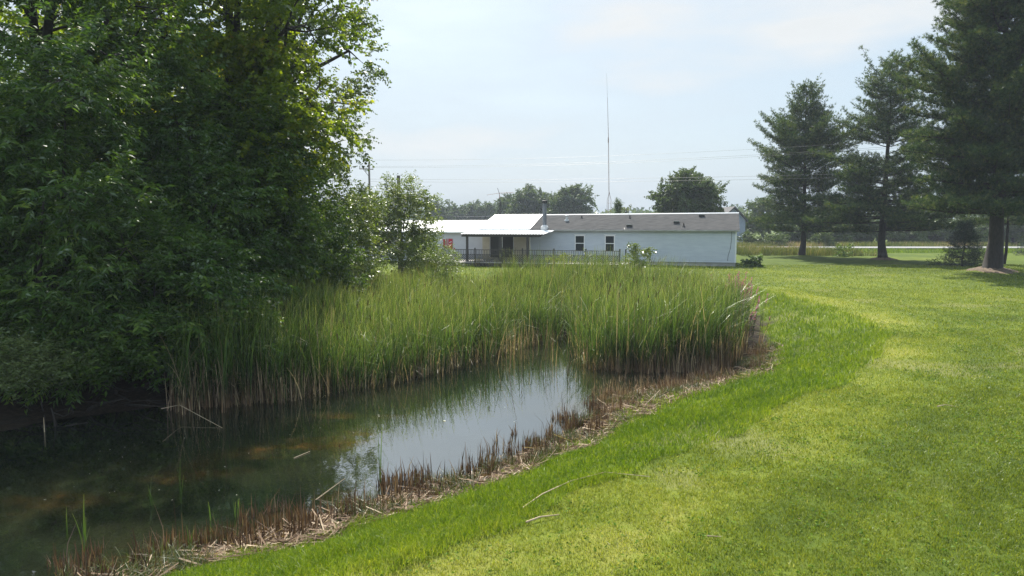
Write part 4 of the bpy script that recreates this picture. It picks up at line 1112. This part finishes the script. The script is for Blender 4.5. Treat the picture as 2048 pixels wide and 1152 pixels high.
# chimney and vents
def onroof(px_, py_):        # photo point -> point on the front roof slope
    best = None
    for k in np.linspace(0, 1, 60):
        Y = YE + (RY-YE)*k; x = hx(px_, Y); z = rp3(x, Y)[2]; e = abs(proj(WT((x, Y, z)))[1] - py_)
        if best is None or e < best[0]: best = (e, x, Y, z)
    return best[1:]
x, y, z = onroof(1089, 457)
ct = hz(401, WT((x, y, 0))[1])
b = MB(); b.tube([(x,y,z-.15),(x,y,ct-.25)], .17, 14); ch = hbuild(b, 'chimney', 'grey_metal')
b = MB(); b.tube([(x,y,ct-.25),(x,y,ct-.24),(x,y,ct-.02),(x,y,ct)], [.19,.24,.24,.20], 14); hbuild(b, 'chimney_cap', 'black_metal', ch)
b = MB(); b.tube([(x,y,z-.12),(x,y,z+.16),(x,y,z+.30)], [.34,.33,.18], 12); hbuild(b, 'flashing', 'vent_white', ch)
x, y, z = onroof(1133, 441)
b = MB(); b.tube([(x,y,z-.05),(x,y,z+.10),(x,y,z+.11),(x,y,z+.40)], [.24,.20,.10,.09], 10); b.tube([(x,y,z+.40),(x,y,z+.46),(x,y,z+.50),(x,y,z+.54)], [.17,.18,.12,.03], 10); hbuild(b, 'roof_vent', 'vent_white', roof)
for px_, py_, h, mt in ((1163,436,.22,'black_metal'),(1259,437,.24,'black_metal'),(1367,453,.27,'black_metal')):
    x, y, z = onroof(px_, py_)
    b = MB(); b.tube([(x,y,z-.03),(x,y,z+.04),(x,y,z+.10),(x,y,z+h)], [.13,.10,.05,.05], 8); hbuild(b, 'vent_pipe', mt, roof)
for px_, py_ in ((1258,453),(1352,446),(1402,432.5)):
    x, y, z = onroof(px_, py_)
    b = MB(); b.box(x-.21, x+.21, y-.17, y+.2, z-.03, z+.12); v_ = hbuild(b, 'roof_vent', 'black_metal', roof)
    b = MB(); b.box(x-.24, x+.24, y-.20, y+.23, z+.123, z+.17); hbuild(b, 'vent_cap', 'fascia', v_)
# cable on the wall at the right
b = MB(); b.tube([(hx(u_), HY-.06, hz(v_)) for u_, v_ in ((1463,463),(1463,480),(1461,498),(1457,512),(1456,522))], .014, 5); hbuild(b, 'wall_cable', 'black_metal')
# patio cover
PY0 = HY - 4.0
PZ = hz(468.5, 56.5)
x0, x1 = hx(921, PY0), hx(1088, PY0)
b = MB()
n = 60
top = []
for i in range(n+1):
    xx = x0 + (x1-x0)*i/n; w = .018*math.sin(i*math.pi)
    w = .02 if i % 2 else -.02
    top += [(xx, PY0-.25, PZ+.02+w), (xx, HY-.32, EZ+.0+w)]
b.add(top, [(2*i, 2*i+2, 2*i+3, 2*i+1) for i in range(n)])
pc = hbuild(b, 'patio_roof', 'white_metal')
b = MB(); b.box(x0+.1, x1-.25, PY0-.05, PY0+.05, PZ-.22, PZ-.035)
for i in range(12):
    xx = x0+.15+(x1-x0-.5)*i/11; b.add([(xx-.02,PY0+.052,PZ-.16),(xx+.02,PY0+.052,PZ-.16),(xx+.02,HY-.33,EZ-.19),(xx-.02,HY-.33,EZ-.19),(xx-.02,PY0+.052,PZ-.035),(xx+.02,PY0+.052,PZ-.035),(xx+.02,HY-.33,EZ-.045),(xx-.02,HY-.33,EZ-.045)],
          [(0,1,2,3),(0,3,7,4),(1,5,6,2)])
hbuild(b, 'patio_beam', 'dark_wood', pc)
for px_ in (934, 1000, 1055):
    xx = hx(px_, PY0); b = MB(); w = .085 if px_ != 1000 else .11
    b.box(xx-w, xx+w, PY0-.045, PY0+.045+w, 0, PZ-.222); hbuild(b, 'patio_post', 'dark_wood')

# garage
GY = HY + .6
garage = empty('garage', WT((-8, GY+3, 0)), 'low white garage with bright metal roof attached to the left end of the house', 'garage')
def gbuild(b, name, mat, parent=None):
    return mesh_obj(name, wt_arr(b.v) - np.array(WT((-8, GY+3, 0))), b.f, M[mat], parent or garage)
gx0, gx1 = hx(700, GY), XE0
b = MB(); clap(b, gx0, gx1, GY, .1, hz(466, 61.8), .18, .012); b.box(gx0, gx1, GY+.003, GY+6.5, -.1, hz(466, 61.8))
gbuild(b, 'wall', 'siding_white')
b = MB(); ge, gr = hz(465, 61.8)+.06, hz(440.5, 65)
A = [(gx0-.3,GY-.3,ge),(hx(960,GY),GY-.3,ge),(hx(1000,GY+3.2),GY+3.2,gr),(gx0-.3,GY+3.2,gr)]
b.add(A, [(0,1,2,3)]); b.add([A[3],A[2],(A[2][0],GY+6.8,ge),(A[3][0],GY+6.8,ge)], [(0,1,2,3)])
b.add([A[0],A[1],(A[1][0],A[1][1]+.002,ge-.10),(A[0][0],A[0][1]+.002,ge-.10)], [(0,3,2,1)])
for i in range(40):
    u = i/40; x_ = A[0][0]+(A[1][0]-A[0][0])*u; x2 = A[3][0]+(A[2][0]-A[3][0])*u
    b.add([(x_-.015,GY-.3,ge+.02),(x_+.015,GY-.3,ge+.02),(x2+.015,GY+3.2,gr+.02),(x2-.015,GY+3.2,gr+.02)], [(0,1,2,3)])
gbuild(b, 'roof', 'white_metal')
# red sign in pieces on the garage wall
sg = empty('sign', WT((hx(897,GY), GY-.05, hz(487,61.8))), 'red panel sign with white curved marks hanging on the garage wall', 'sign')
def sbuild(b, name, mat): return mesh_obj(name, wt_arr(b.v) - np.array(sg.location), b.f, M[mat], sg)
b = MB()
b.box(hx(897,GY), hx(905.3,GY), GY-.05, GY-.02, hz(498,61.8), hz(478,61.8))
b.box(hx(893.2,GY), hx(895,GY), GY-.05, GY-.02, hz(498,61.8), hz(478,61.8))
b.box(hx(886.8,GY), hx(888.2,GY), GY-.05, GY-.02, hz(496,61.8), hz(478.5,61.8))
pr = [(888.2,478.5),(890.5,480),(891.3,485),(890.5,492),(891.8,497),(889.5,497),(888.6,491),(889.3,485),(888.2,482)]
vv = [(hx(a_,GY), GY-.045, hz(c_,61.8)) for a_, c_ in pr]; b.add(vv, [list(range(len(vv)))[::-1]])
b.box(hx(908,GY), hx(910.2,GY), GY-.05, GY-.02, hz(499,61.8), hz(496.5,61.8))
sbuild(b, 'sign_panel', 'red')
b = MB(); b.tube([(hx(899,GY),GY-.055,hz(486.2,61.8)),(hx(901,GY),GY-.056,hz(485.2,61.8)),(hx(903.8,GY),GY-.055,hz(484,61.8))], [.02,.045,.03], 5)
sbuild(b, 'white_mark', 'trim')
sg2 = MB(); sg2.box(hx(843,GY), hx(847,GY), GY-.05, GY-.02, hz(487,61.8), hz(483,61.8))
sg2.v = [WT(q) for q in sg2.v]
tag(sg2.build('sign', M['red']), 'small red sign on the garage wall half hidden by the airy tree', 'sign')

# deck
DY = HY - 5.6
deck = empty('deck', WT((1.5, DY+2.8, 0)), 'raised wooden deck with dark baluster and lattice railing along the house', 'deck')
def dbuild(b, name, mat, parent=None): return mesh_obj(name, wt_arr(b.v) - np.array(deck.location), b.f, M[mat], parent or deck)
dx0, dx1 = hx(852, DY), hx(1252, DY)
DZ, TZ = hz(528, 53.4), hz(500.8, 53.4)
b = MB(); b.box(dx0, dx1, DY+.05, HY-.06, DZ-.05, DZ); dbuild(b, 'deck_floor', 'deck_wood')
b = MB(); b.box(dx0, dx1, DY+.02, DY+.048, DZ-.26, DZ-.055); dbuild(b, 'rim_joist', 'dark_wood')
b = MB(); b.box(dx0+.1, dx1-.1, DY+.5, DY+.53, -.1, DZ-.06); dbuild(b, 'underdeck_shade', 'dark_wood')  # dark sheet set back under the deck, standing in for its shade
posts = [862, 891, 950, 1005, 1045, 1108, 1172, 1240, 1252]
for px_ in posts:
    xx = hx(px_, DY); b = MB(); b.box(xx-.05, xx+.05, DY-.035, DY+.015, -.1, TZ+.09); b.add([(xx-.06,DY-.045,TZ+.092),(xx+.06,DY-.045,TZ+.092),(xx+.06,DY+.03,TZ+.092),(xx-.06,DY+.03,TZ+.092),(xx,DY-.01,TZ+.15)],[(0,1,4),(1,2,4),(2,3,4),(3,0,4)])
    dbuild(b, 'railing_post', 'dark_wood')
for a_, c_ in zip(posts[:-1], posts[1:]):
    xa, xb = hx(a_, DY)+.055, hx(c_, DY)-.055
    if xb-xa < .40: continue
    b = MB(); b.box(xa, xb, DY-.03, DY+.01, TZ-.05, TZ); b.box(xa, xb, DY-.02, DY+.005, TZ-.42, TZ-.38); b.box(xa, xb, DY-.02, DY+.005, DZ+.06, DZ+.10)
    n = max(2, int((xb-xa)/.135))
    for i in range(n):
        xx = xa + (xb-xa)*(i+.5)/n; b.box(xx-.019, xx+.019, DY-.015, DY+.003, TZ-.38, TZ-.05)
    dbuild(b, 'railing', 'dark_wood')
    b = MB(); zl, zh = DZ+.10, TZ-.42; hh = zh-zl; st = .15
    i = 0; s0 = xa - hh
    while s0 < xb:
        for sgn, yy in ((1, DY-.016), (-1, DY-.004)):
            p0x, p1x = (s0, s0+hh) if sgn > 0 else (s0+hh, s0)
            # clip to panel
            pts_ = []
            t0, t1 = 0.0, 1.0
            dxx = p1x-p0x
            ta, tb = (xa-p0x)/dxx, (xb-p0x)/dxx
            if ta > tb: ta, tb = tb, ta
            t0, t1 = max(t0, ta), min(t1, tb)
            if t1-t0 > .05:
                a3 = (p0x+dxx*t0, yy, zl+hh*t0); c3 = (p0x+dxx*t1, yy, zl+hh*t1)
                w = .030
                b.add([(a3[0]-w,yy,a3[2]),(a3[0]+w,yy,a3[2]),(c3[0]+w,yy,c3[2]),(c3[0]-w,yy,c3[2])], [(0,1,2,3)])
        s0 += st
    dbuild(b, 'lattice', 'dark_wood')

# tv antenna on the roof
ay = WT((hx(1001, RY), RY, 0))[1]
ant = empty('tv_antenna', P(1000, 432, ay), 'old television aerial on a tripod on the white metal roof', 'antenna')
def abuild(b, name, mat): return mesh_obj(name, np.array(b.v) - np.array(ant.location), b.f, M[mat], ant)
apx = P(1001, 407, ay)
b = MB()
for q in (P(993,433,ay-.3), P(1011,433,ay-.1), P(999,433,ay+.6)): b.tube([apx, q], .022, 5)
abuild(b, 'tripod', 'black_metal')
b = MB(); b.tube([P(1001,430,ay), apx, P(999,388,ay), P(995,376,ay)], .022, 5); abuild(b, 'mast', 'black_metal')
b = MB(); cc = P(999, 386, ay); L_, R_ = P(974,390,ay), P(1027,385,ay)
b.tube([L_, cc, R_], .018, 4)
for i in range(15):
    u = i/14; p = tuple(L_[j]+(R_[j]-L_[j])*u for j in range(3)); w = .25+.75*u
    b.tube([(p[0]-.1*w,p[1]-w,p[2]+.02),p,(p[0]-.1*w,p[1]+w,p[2]+.02)], .008, 3, cap=False)
b.tube([P(999,386,ay),P(999,398,ay)], .03, 4)
abuild(b, 'boom', 'rust')

# radio mast
my = 70.0
mb_ = P(1217, 470, my)
mast = empty('radio_mast', (mb_[0], my, 0), 'very tall thin radio mast on a lattice base behind the house', 'mast')
def mbuild(b, name, mat): return mesh_obj(name, np.array(b.v) - np.array(mast.location), b.f, M[mat], mast)
b = MB(); w = .19; zt = P(1217,400,my)[2]; zn = P(1218,384,my)[2]
legs = [(mb_[0]-w, my-w*.6), (mb_[0]+w, my-w*.6), (mb_[0], my+w)]
for lx, ly in legs: b.tube([(lx,ly,0),(lx,ly,zt),(mb_[0]+.02,my,zn)], .022, 5)
z = .5
while z < zt+.01:
    for i in range(3):
        p, q = legs[i], legs[(i+1)%3]; b.tube([(p[0],p[1],z),(q[0],q[1],z)], .012, 3, cap=False)
    z += .62
mbuild(b, 'lattice_tower', 'rust')
b = MB(); b.tube([P(1218,386,my),P(1217,285,my),P(1216,240,my),P(1215,195,my)], [.035,.03,.024,.018], 6)
b.tube([P(1216.6,286,my),P(1216.6,275,my)], .055, 6); mbuild(b, 'pole', 'rust')
b = MB(); b.tube([P(1215,197,my),P(1213,146,my)], [.014,.009], 5); mbuild(b, 'whip_antenna', 'steel')

# blue-grey barn-like house behind
by_ = 118.0
nb = empty('house', P(1470, 488, by_), 'blue-grey gabled house partly hidden behind the right end of the mobile home', 'house')
nb.location.z = 0
def nbuild(b, name, mat): return mesh_obj(name, np.array(b.v) - np.array(nb.location), b.f, M[mat], nb)
xa, xb = P(1442,440,by_)[0], P(1491,440,by_)[0]; za, zp = P(1490,440,by_)[2], P(1470,417,by_)[2]
xm = (xa+xb)/2 + .1
b = MB(); b.box(xa, xb, by_, by_+9, -.2, za); b.add([(xa,by_,za),(xb,by_,za),(xm,by_,zp)], [(0,1,2)]); nbuild(b, 'wall', 'blue_house')
b = MB()
for sx, xe in ((-1, xa-.5), (1, xb+.45)):
    zz = za-.35
    b.add([(xm,by_-.5,zp+.12),(xe,by_-.5,zz),(xe,by_+9.5,zz),(xm,by_+9.5,zp+.12),(xm,by_-.5,zp+.36),(xe,by_-.5,zz+.22),(xe,by_+9.5,zz+.22),(xm,by_+9.5,zp+.36)],
          [(0,1,2,3),(4,7,6,5),(0,4,5,1),(1,5,6,2),(2,6,7,3)])
b.box(xm-1.5, xm-.9, by_+3, by_+3.6, zp-.6, zp+.15)
nbuild(b, 'roof', 'dark_roof')

# ------------------------------------------------------------------ road
def strip(name, x0, x1, ya, yb, z, mat, kind='structure'):
    n = 160; xs = np.linspace(x0, x1, n)
    Vv = []; 
    for x in xs:
        for y in (ya, (ya+yb)/2, yb): Vv.append((x, y + 0*x, z + (.03 if y == (ya+yb)/2 else 0)))
    F = [[3*i+j, 3*i+3+j, 3*i+4+j, 3*i+1+j] for i in range(n-1) for j in (0,1)]
    return tag(mesh_obj(name, np.array(Vv), F, M[mat]), kind=kind)
strip('road', -500, 500, 95.5, 103, .17, 'asphalt')
strip('road_edge_line', -500, 500, 96.0, 96.15, .185, 'paint')
strip('road_centre_line', -500, 500, 99.1, 99.16, .206, 'paint')

# utility poles and wires
def upole(label, x, y, H, arm_dir, group='utility poles'):
    root = empty('utility_pole', (x, y, 0), label, 'utility pole', group)
    b = MB(); b.tube([(0,0,-.3),(0,0,H)], [.17,.11], 9); b.build('pole', M['pole_wood'], root)
    b = MB(); ux, uy = arm_dir
    b.tube([(-ux*1.15,-uy*1.15,H-.75),(ux*.5,uy*.5,H-.80)], .06, 4); b.tube([(-ux*.7,-uy*.7,H-.78),(0,0,H-1.7)], .03, 4)
    b.build('crossarm', M['pole_wood'], root)
    tops = []
    for (ox, oz, rr) in ((-1.1,-.70,.05),(.45,-.75,.06),(0,0,.05)):
        b = MB(); b.tube([(ux*ox,uy*ox,H+oz),(ux*ox,uy*ox,H+oz+.12),(ux*ox,uy*ox,H+oz+.28),(ux*ox,uy*ox,H+oz+.32)], [.03,rr,rr,.03], 6); b.build('insulator', M['lamp_glass'], root)
        tops.append((x+ux*ox, y+uy*ox, H+oz+.3))
    return tops
p1x, p1y, p1z = P(738, 325, 85)
T1 = upole('wooden utility pole with short crossarm seen beyond the airy tree', p1x, p1y, p1z, (1, .1))
T2 = upole('wooden utility pole outside the picture at the right, carrying the near end of the wires', 47, 55.5, 10.9, (1, .1))
def wire(name, label, a, c, sag, r=.009, group='overhead wires'):
    b = MB(); pts = []
    for i in range(25):
        u = i/24; pts.append((a[0]+(c[0]-a[0])*u, a[1]+(c[1]-a[1])*u, a[2]+(c[2]-a[2])*u - sag*4*u*(1-u)))
    b.tube(pts, r, 4, cap=False)
    return tag(b.build(name, M['wire']), label, 'wire', group)
wire('overhead_wire', 'topmost of the overhead wires crossing the sky', T1[2], T2[2], .8)
wire('overhead_wire', 'middle wire of the upper three crossing the sky', T1[1], (T2[1][0],T2[1][1],T2[1][2]+.3), .75)
wire('overhead_wire', 'lowest wire of the upper three crossing the sky', (T1[0][0],T1[0][1],T1[0][2]-.2), T2[0], .8)
wire('overhead_wire', 'upper wire of the lower faint pair below the three overhead wires', P(738,358,85), (47,55.5,8.0), .45, .010)
wire('overhead_wire', 'lower wire of the lower faint pair, just above the treetops', P(738,363,85), (47,55.5,7.6), .4, .010)
b = MB(); px0 = P(797, 351, 46); b.tube([(px0[0],46,-.2),px0], [.13,.11], 9)
tag(b.build('wooden_post', M['pole_wood']), 'weathered post poking out of the top of the airy tree', 'post')
wire('service_wire', 'dark service wire running in front of the far trees to the white roof', (px0[0],46,P(797,426,46)[2]), P(988,432,ay), .12, .014)

# ------------------------------------------------------------------ far trees
def far_tree(label, px_, py_top, Y, wpx, seed, mat='far', n=1500, leaf=.34, name='tree', base_f=.12, group=None, gap=.4, lob=9, trunk=.3, n_per=8, twig=None, sq=.8):
    top = P(px_, py_top, Y)
    h = top[2]; r = wpx/1400*Y/2
    lobes = auto_lobes(h*.90, r, h*base_f + r*.35, lob, seed, sq)
    lobes = [(a, b_, min(c, h - f*.9), d, e, f) for a, b_, c, d, e, f in lobes]
    return tree(name, label, 'tree', (top[0], Y), lobes, n, M[mat], n_per, twig or leaf*2.4, leaf, .75, trunk, h*.8, seed=seed, gap=gap, group=group, rough=.45, gap_scale=2.2/max(r,1), nsub=3, limb_k=.3)
far_tree('round dark maple standing alone behind the right half of the house roof', 1377, 325, 96, 116, 101, 'maple2' if 'maple2' in M else 'far', 9000, .26, base_f=.20, gap=.36, lob=18, trunk=.4, sq=.8)
fg = 'hazy trees far behind the house'
for lab, px_, py_, Y, w, sd in (
    ('hazy tree behind the garage roof, leftmost beside the airy tree', 872, 402, 230, 52, 111),
    ('hazy pointed tree behind the garage roof, second from the left', 903, 404, 235, 40, 112),
    ('low hazy tree behind the garage roof, left of the aerial', 945, 402, 240, 50, 113),
    ('hazy round tree right behind the aerial tripod', 975, 400, 235, 44, 114),
    ('narrow hazy treetop just right of the aerial boom', 1018, 374, 205, 44, 115),
    ('big hazy tree left of the chimney', 1058, 362, 180, 78, 116),
    ('big hazy tree behind the chimney top', 1096, 372, 178, 56, 117),
    ('big hazy tree right of the chimney, edge of the far group', 1143, 360, 172, 88, 118)):
    far_tree(lab, px_, py_, Y, w, sd, 'far', 3800 if w > 60 else 2400, .42 if Y < 210 else .5, group=fg, base_f=.05, gap=.36, lob=11)
far_tree('pale feathery tree just above the roof ridge, right of the radio mast', 1252, 404, 110, 38, 121, 'far_pale', 420, .22, gap=.48)
far_tree('small dark treetop behind the roof, left of the radio mast', 1190, 420, 120, 22, 122, 'far', 260, .25)
far_tree('yellowish low tree behind the roof at the left foot of the dark maple', 1320, 410, 120, 58, 123, 'far_pale', 700, .28, gap=.42)
pine('spruce_tree', 'narrow spire of a dark conifer just above the roof ridge near the radio mast', (P(1236,470,90)[0], 90), P(1236,405,90)[2], .9, .5, .12, 44, tufts=.8, needles=6, nl=.22, mat='needle', profile=lambda t: (1-t)**.9, whorl=.45, nw=.04, upturn=.1)
far_tree('greyish tree between the blue-grey house and the left pine', 1528, 392, 128, 90, 131, 'far', 1700, .32, gap=.4)
bg = 'dark trees lining the far side of the road'
labs = ['dark roadside tree behind the first tall pine', 'low roadside tree between the first and second pine trunks', 'dark roadside tree just left of the second pine trunk', 'dark roadside tree right of the second pine trunk',
        'roadside tree above the bright strip of road', 'roadside tree behind the small spruce', 'roadside tree behind the biggest trunk', 'roadside tree at the right edge of the picture', 'tall roadside tree half out of the picture on the right']
for i, (px_, py_, Y, w) in enumerate(((1600,438,116,110),(1660,450,114,80),(1715,440,116,100),(1800,446,115,110),(1860,440,117,110),(1915,446,115,90),(1965,440,118,100),(2030,420,116,110),(2110,400,117,130))):
    far_tree(labs[i], px_, py_, Y, w, 140+i, 'far', 1500, .3, group=bg, base_f=-.05, gap=.34, lob=10)
# hedge-like bushes at the foot of the blue-grey house and along the road
for i, (px_, py_, Y, w, lab) in enumerate(((1500,468,110,34,'dark bush at the foot of the blue-grey house'),(1545,470,108,60,'rough bush left of the first pine trunk across the road'),(1640,462,107,40,'light-green bush across the road right of the first pine trunk'))):
    far_tree(lab, px_, py_, Y, w, 160+i, 'far', 500, .22, name='bush', base_f=-.1, gap=.3, lob=5, trunk=.08)
far_tree('hazy tree glimpsed between the big left trees and the airy tree', 715, 372, 150, 70, 171, 'far', 1500, .4, base_f=0)
# distant woods all round the horizon
LV, LF, LR = [], [], []
n = 26000
a = rng.uniform(-1.25, 1.25, n); dist = rng.uniform(330, 420, n)
x = np.sin(a)*dist; y = np.cos(a)*dist
hmax = 7 + 7*fbm(a*26, a*0, 0, 3, 91)
z = rng.uniform(0, 1, n)**.7*hmax
d = rng.normal(size=(n,3))
Vf, Ff, rr = leaf_quads(np.stack([x,y,z],1), d, rng.uniform(1.5,3.0,n), 1.8, rng.uniform(0,1,n))
tag(mesh_obj('distant_woods', Vf, Ff, M['far'], attrs={'rnd': rr}), 'low line of distant woods on the horizon', 'woods', kind='stuff')

# meadow weeds in front of the road
pm = []
def strip_pts(x0, x1, y0, y1, n): return np.stack([rng.uniform(x0,x1,n), rng.uniform(y0,y1,n)], 1)
pm = strip_pts(24.5, 47, 74, 84, 15000)
kp = (pm[:,0] < 39 - .25*(pm[:,1]-74)) & (fbm(pm[:,0]*.4, pm[:,1]*.4, 0, 2, 95) > .33)
pm = pm[kp]
p2 = strip_pts(20, 75, 104, 109, 9000)
pm = np.concatenate([pm, p2]); n = len(pm)
a = rng.uniform(0,2*np.pi,n)
V, F, at = blades(np.column_stack([pm, ground(pm[:,0],pm[:,1])]), rng.uniform(.35,1.0,n)*np.where(pm[:,1] > 100, 1.0, 1.0), rng.uniform(.03,.06,n), np.stack([np.cos(a),np.sin(a)],1), np.abs(rng.normal(.2,.2,n)), 3, np.clip(fbm(pm[:,0]*.3, pm[:,1]*.3, 0, 2, 96)*1.3 - .25 + rng.normal(0,.2,n), 0, 1))
tag(mesh_obj('meadow_weeds', V, F, M['dry_meadow'], attrs={'rnd': at['rnd']}), 'rough meadow strip of dry grass and pinkish weeds between lawn and road', 'meadow', kind='stuff')
# grass on the ditch bank
pdd = strip_pts(40, 80, 83, 94, 16000); n = len(pdd); a = rng.uniform(0,2*np.pi,n)
V, F, at = blades(np.column_stack([pdd, ground(pdd[:,0],pdd[:,1])]), rng.uniform(.12,.4,n), rng.uniform(.03,.05,n), np.stack([np.cos(a),np.sin(a)],1), np.abs(rng.normal(.3,.2,n)), 2, rng.uniform(0,.7,n))
tag(mesh_obj('ditch_grass', V, F, M['rough_blade'], attrs={'rnd': at['rnd']}), 'long green grass on the roadside ditch', 'grass', kind='stuff')
broad('lawn_bush', 'small round green bush on the lawn between the first two pines', 'shrub', place(1686,514), [(0,0,.55,.85,.7,.6)], 260, .14, .5, 'boxelder', 180, twig=.3)
broad('weed', 'small upright weed alone on the lawn left of the small spruce', 'weed', place(1865,530), [(0,0,.3,.22,.2,.35)], 40, .12, .4, 'boxelder', 181, stems=2)

# ------------------------------------------------------------------ haze, sky, sun
SUN_EL, SUN_AZ = R(48), R(-5)      # azimuth measured from +Y towards +X
sd_ = bpy.data.lights.new('sun', 'SUN'); sd_.energy = 5.0; sd_.angle = R(.6); sd_.color = (1, .95, .86)
so = bpy.data.objects.new('sun', sd_); col.objects.link(so)
sv = Vector((math.sin(SUN_AZ)*math.cos(SUN_EL), math.cos(SUN_AZ)*math.cos(SUN_EL), math.sin(SUN_EL)))
so.rotation_euler = (-sv).to_track_quat('-Z', 'Y').to_euler()
so.location = (0, 0, 60)

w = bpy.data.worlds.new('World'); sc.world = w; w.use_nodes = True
nt = w.node_tree; nt.nodes.clear()
out = nt.nodes.new('ShaderNodeOutputWorld'); bg_ = nt.nodes.new('ShaderNodeBackground'); bg_.inputs['Strength'].default_value = .10
sky = nt.nodes.new('ShaderNodeTexSky'); sky.sky_type = 'NISHITA'; sky.sun_disc = False
sky.sun_elevation = SUN_EL; sky.sun_rotation = SUN_AZ % (2*math.pi); sky.air_density = 1.3; sky.dust_density = 4.0; sky.ozone_density = 1.5; sky.altitude = 100
tc = nt.nodes.new('ShaderNodeTexCoord'); mp = nt.nodes.new('ShaderNodeMapping'); mp.inputs['Scale'].default_value = (1.5, 1.5, 5.5); mp.inputs['Location'].default_value = (.3,.1,.4)
nz = nt.nodes.new('ShaderNodeTexNoise'); nz.inputs['Scale'].default_value = 1.6; nz.inputs['Detail'].default_value = 6; nz.inputs['Roughness'].default_value = .5
nt.links.new(tc.outputs['Generated'], mp.inputs[0]); nt.links.new(mp.outputs[0], nz.inputs['Vector'])
cr = ramp(nt, [(.34, (.72,.72,.72)), (.52, (.86,.86,.86)), (.70, (1,1,1))]); nt.links.new(nz.outputs['Fac'], cr.inputs['Fac'])
cm = nt.nodes.new('ShaderNodeMix'); cm.data_type = 'RGBA'
nt.links.new(cr.outputs['Color'], cm.inputs[0]); nt.links.new(sky.outputs[0], cm.inputs[6])
CLOUD = (4.0, 4.5, 4.9, 1)
cc_ = ramp(nt, [(.36, (2.5/8,3.6/8,4.65/8)), (.52, (3.35/8,4.15/8,4.9/8)), (.66, (4.9/8,5.1/8,5.2/8))]); nt.links.new(nz.outputs['Fac'], cc_.inputs['Fac'])
sc8 = nt.nodes.new('ShaderNodeVectorMath'); sc8.operation = 'SCALE'; sc8.inputs['Scale'].default_value = 6.7
nt.links.new(cc_.outputs['Color'], sc8.inputs[0]); nt.links.new(sc8.outputs[0], cm.inputs[7])
# sky behind the camera brightened as added fill for camera-facing surfaces
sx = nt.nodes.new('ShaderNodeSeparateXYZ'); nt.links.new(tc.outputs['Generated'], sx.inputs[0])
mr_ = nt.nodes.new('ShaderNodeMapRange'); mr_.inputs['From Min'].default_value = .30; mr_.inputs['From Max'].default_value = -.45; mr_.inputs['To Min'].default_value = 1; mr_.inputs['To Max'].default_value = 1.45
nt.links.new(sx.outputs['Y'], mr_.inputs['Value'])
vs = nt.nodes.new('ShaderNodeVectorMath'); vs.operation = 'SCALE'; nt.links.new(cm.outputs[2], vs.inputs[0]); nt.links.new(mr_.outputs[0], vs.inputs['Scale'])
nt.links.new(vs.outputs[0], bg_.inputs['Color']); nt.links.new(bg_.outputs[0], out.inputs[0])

HAZE = 0.0005
if HAZE:
    hb = MB(); hb.box(-460, 460, -12, 450, -3.5, 34)
    hm, hnt, ho = new_mat('haze_air')
    pv = hnt.nodes.new('ShaderNodeVolumePrincipled'); pv.inputs['Color'].default_value = (.80,.88,1,1); pv.inputs['Density'].default_value = HAZE; pv.inputs['Anisotropy'].default_value = 0.0
    hnt.links.new(pv.outputs[0], ho.inputs['Volume'])
    tag(hb.build('haze', hm), kind='stuff')

sc.cycles.max_bounces = 8; sc.cycles.diffuse_bounces = 5; sc.cycles.sample_clamp_indirect = 4; sc.cycles.sample_clamp_direct = 12; sc.cycles.glossy_bounces = 3; sc.cycles.transmission_bounces = 4; sc.cycles.transparent_max_bounces = 4
sc.cycles.volume_bounces = 0
sc.cycles.use_denoising = True; sc.cycles.denoising_prefilter = 'NONE'
sc.view_settings.view_transform = 'Standard'; sc.view_settings.look = 'None'; sc.view_settings.gamma = 1
sc.view_settings.use_curve_mapping = False
sc.view_settings.exposure = 1.03
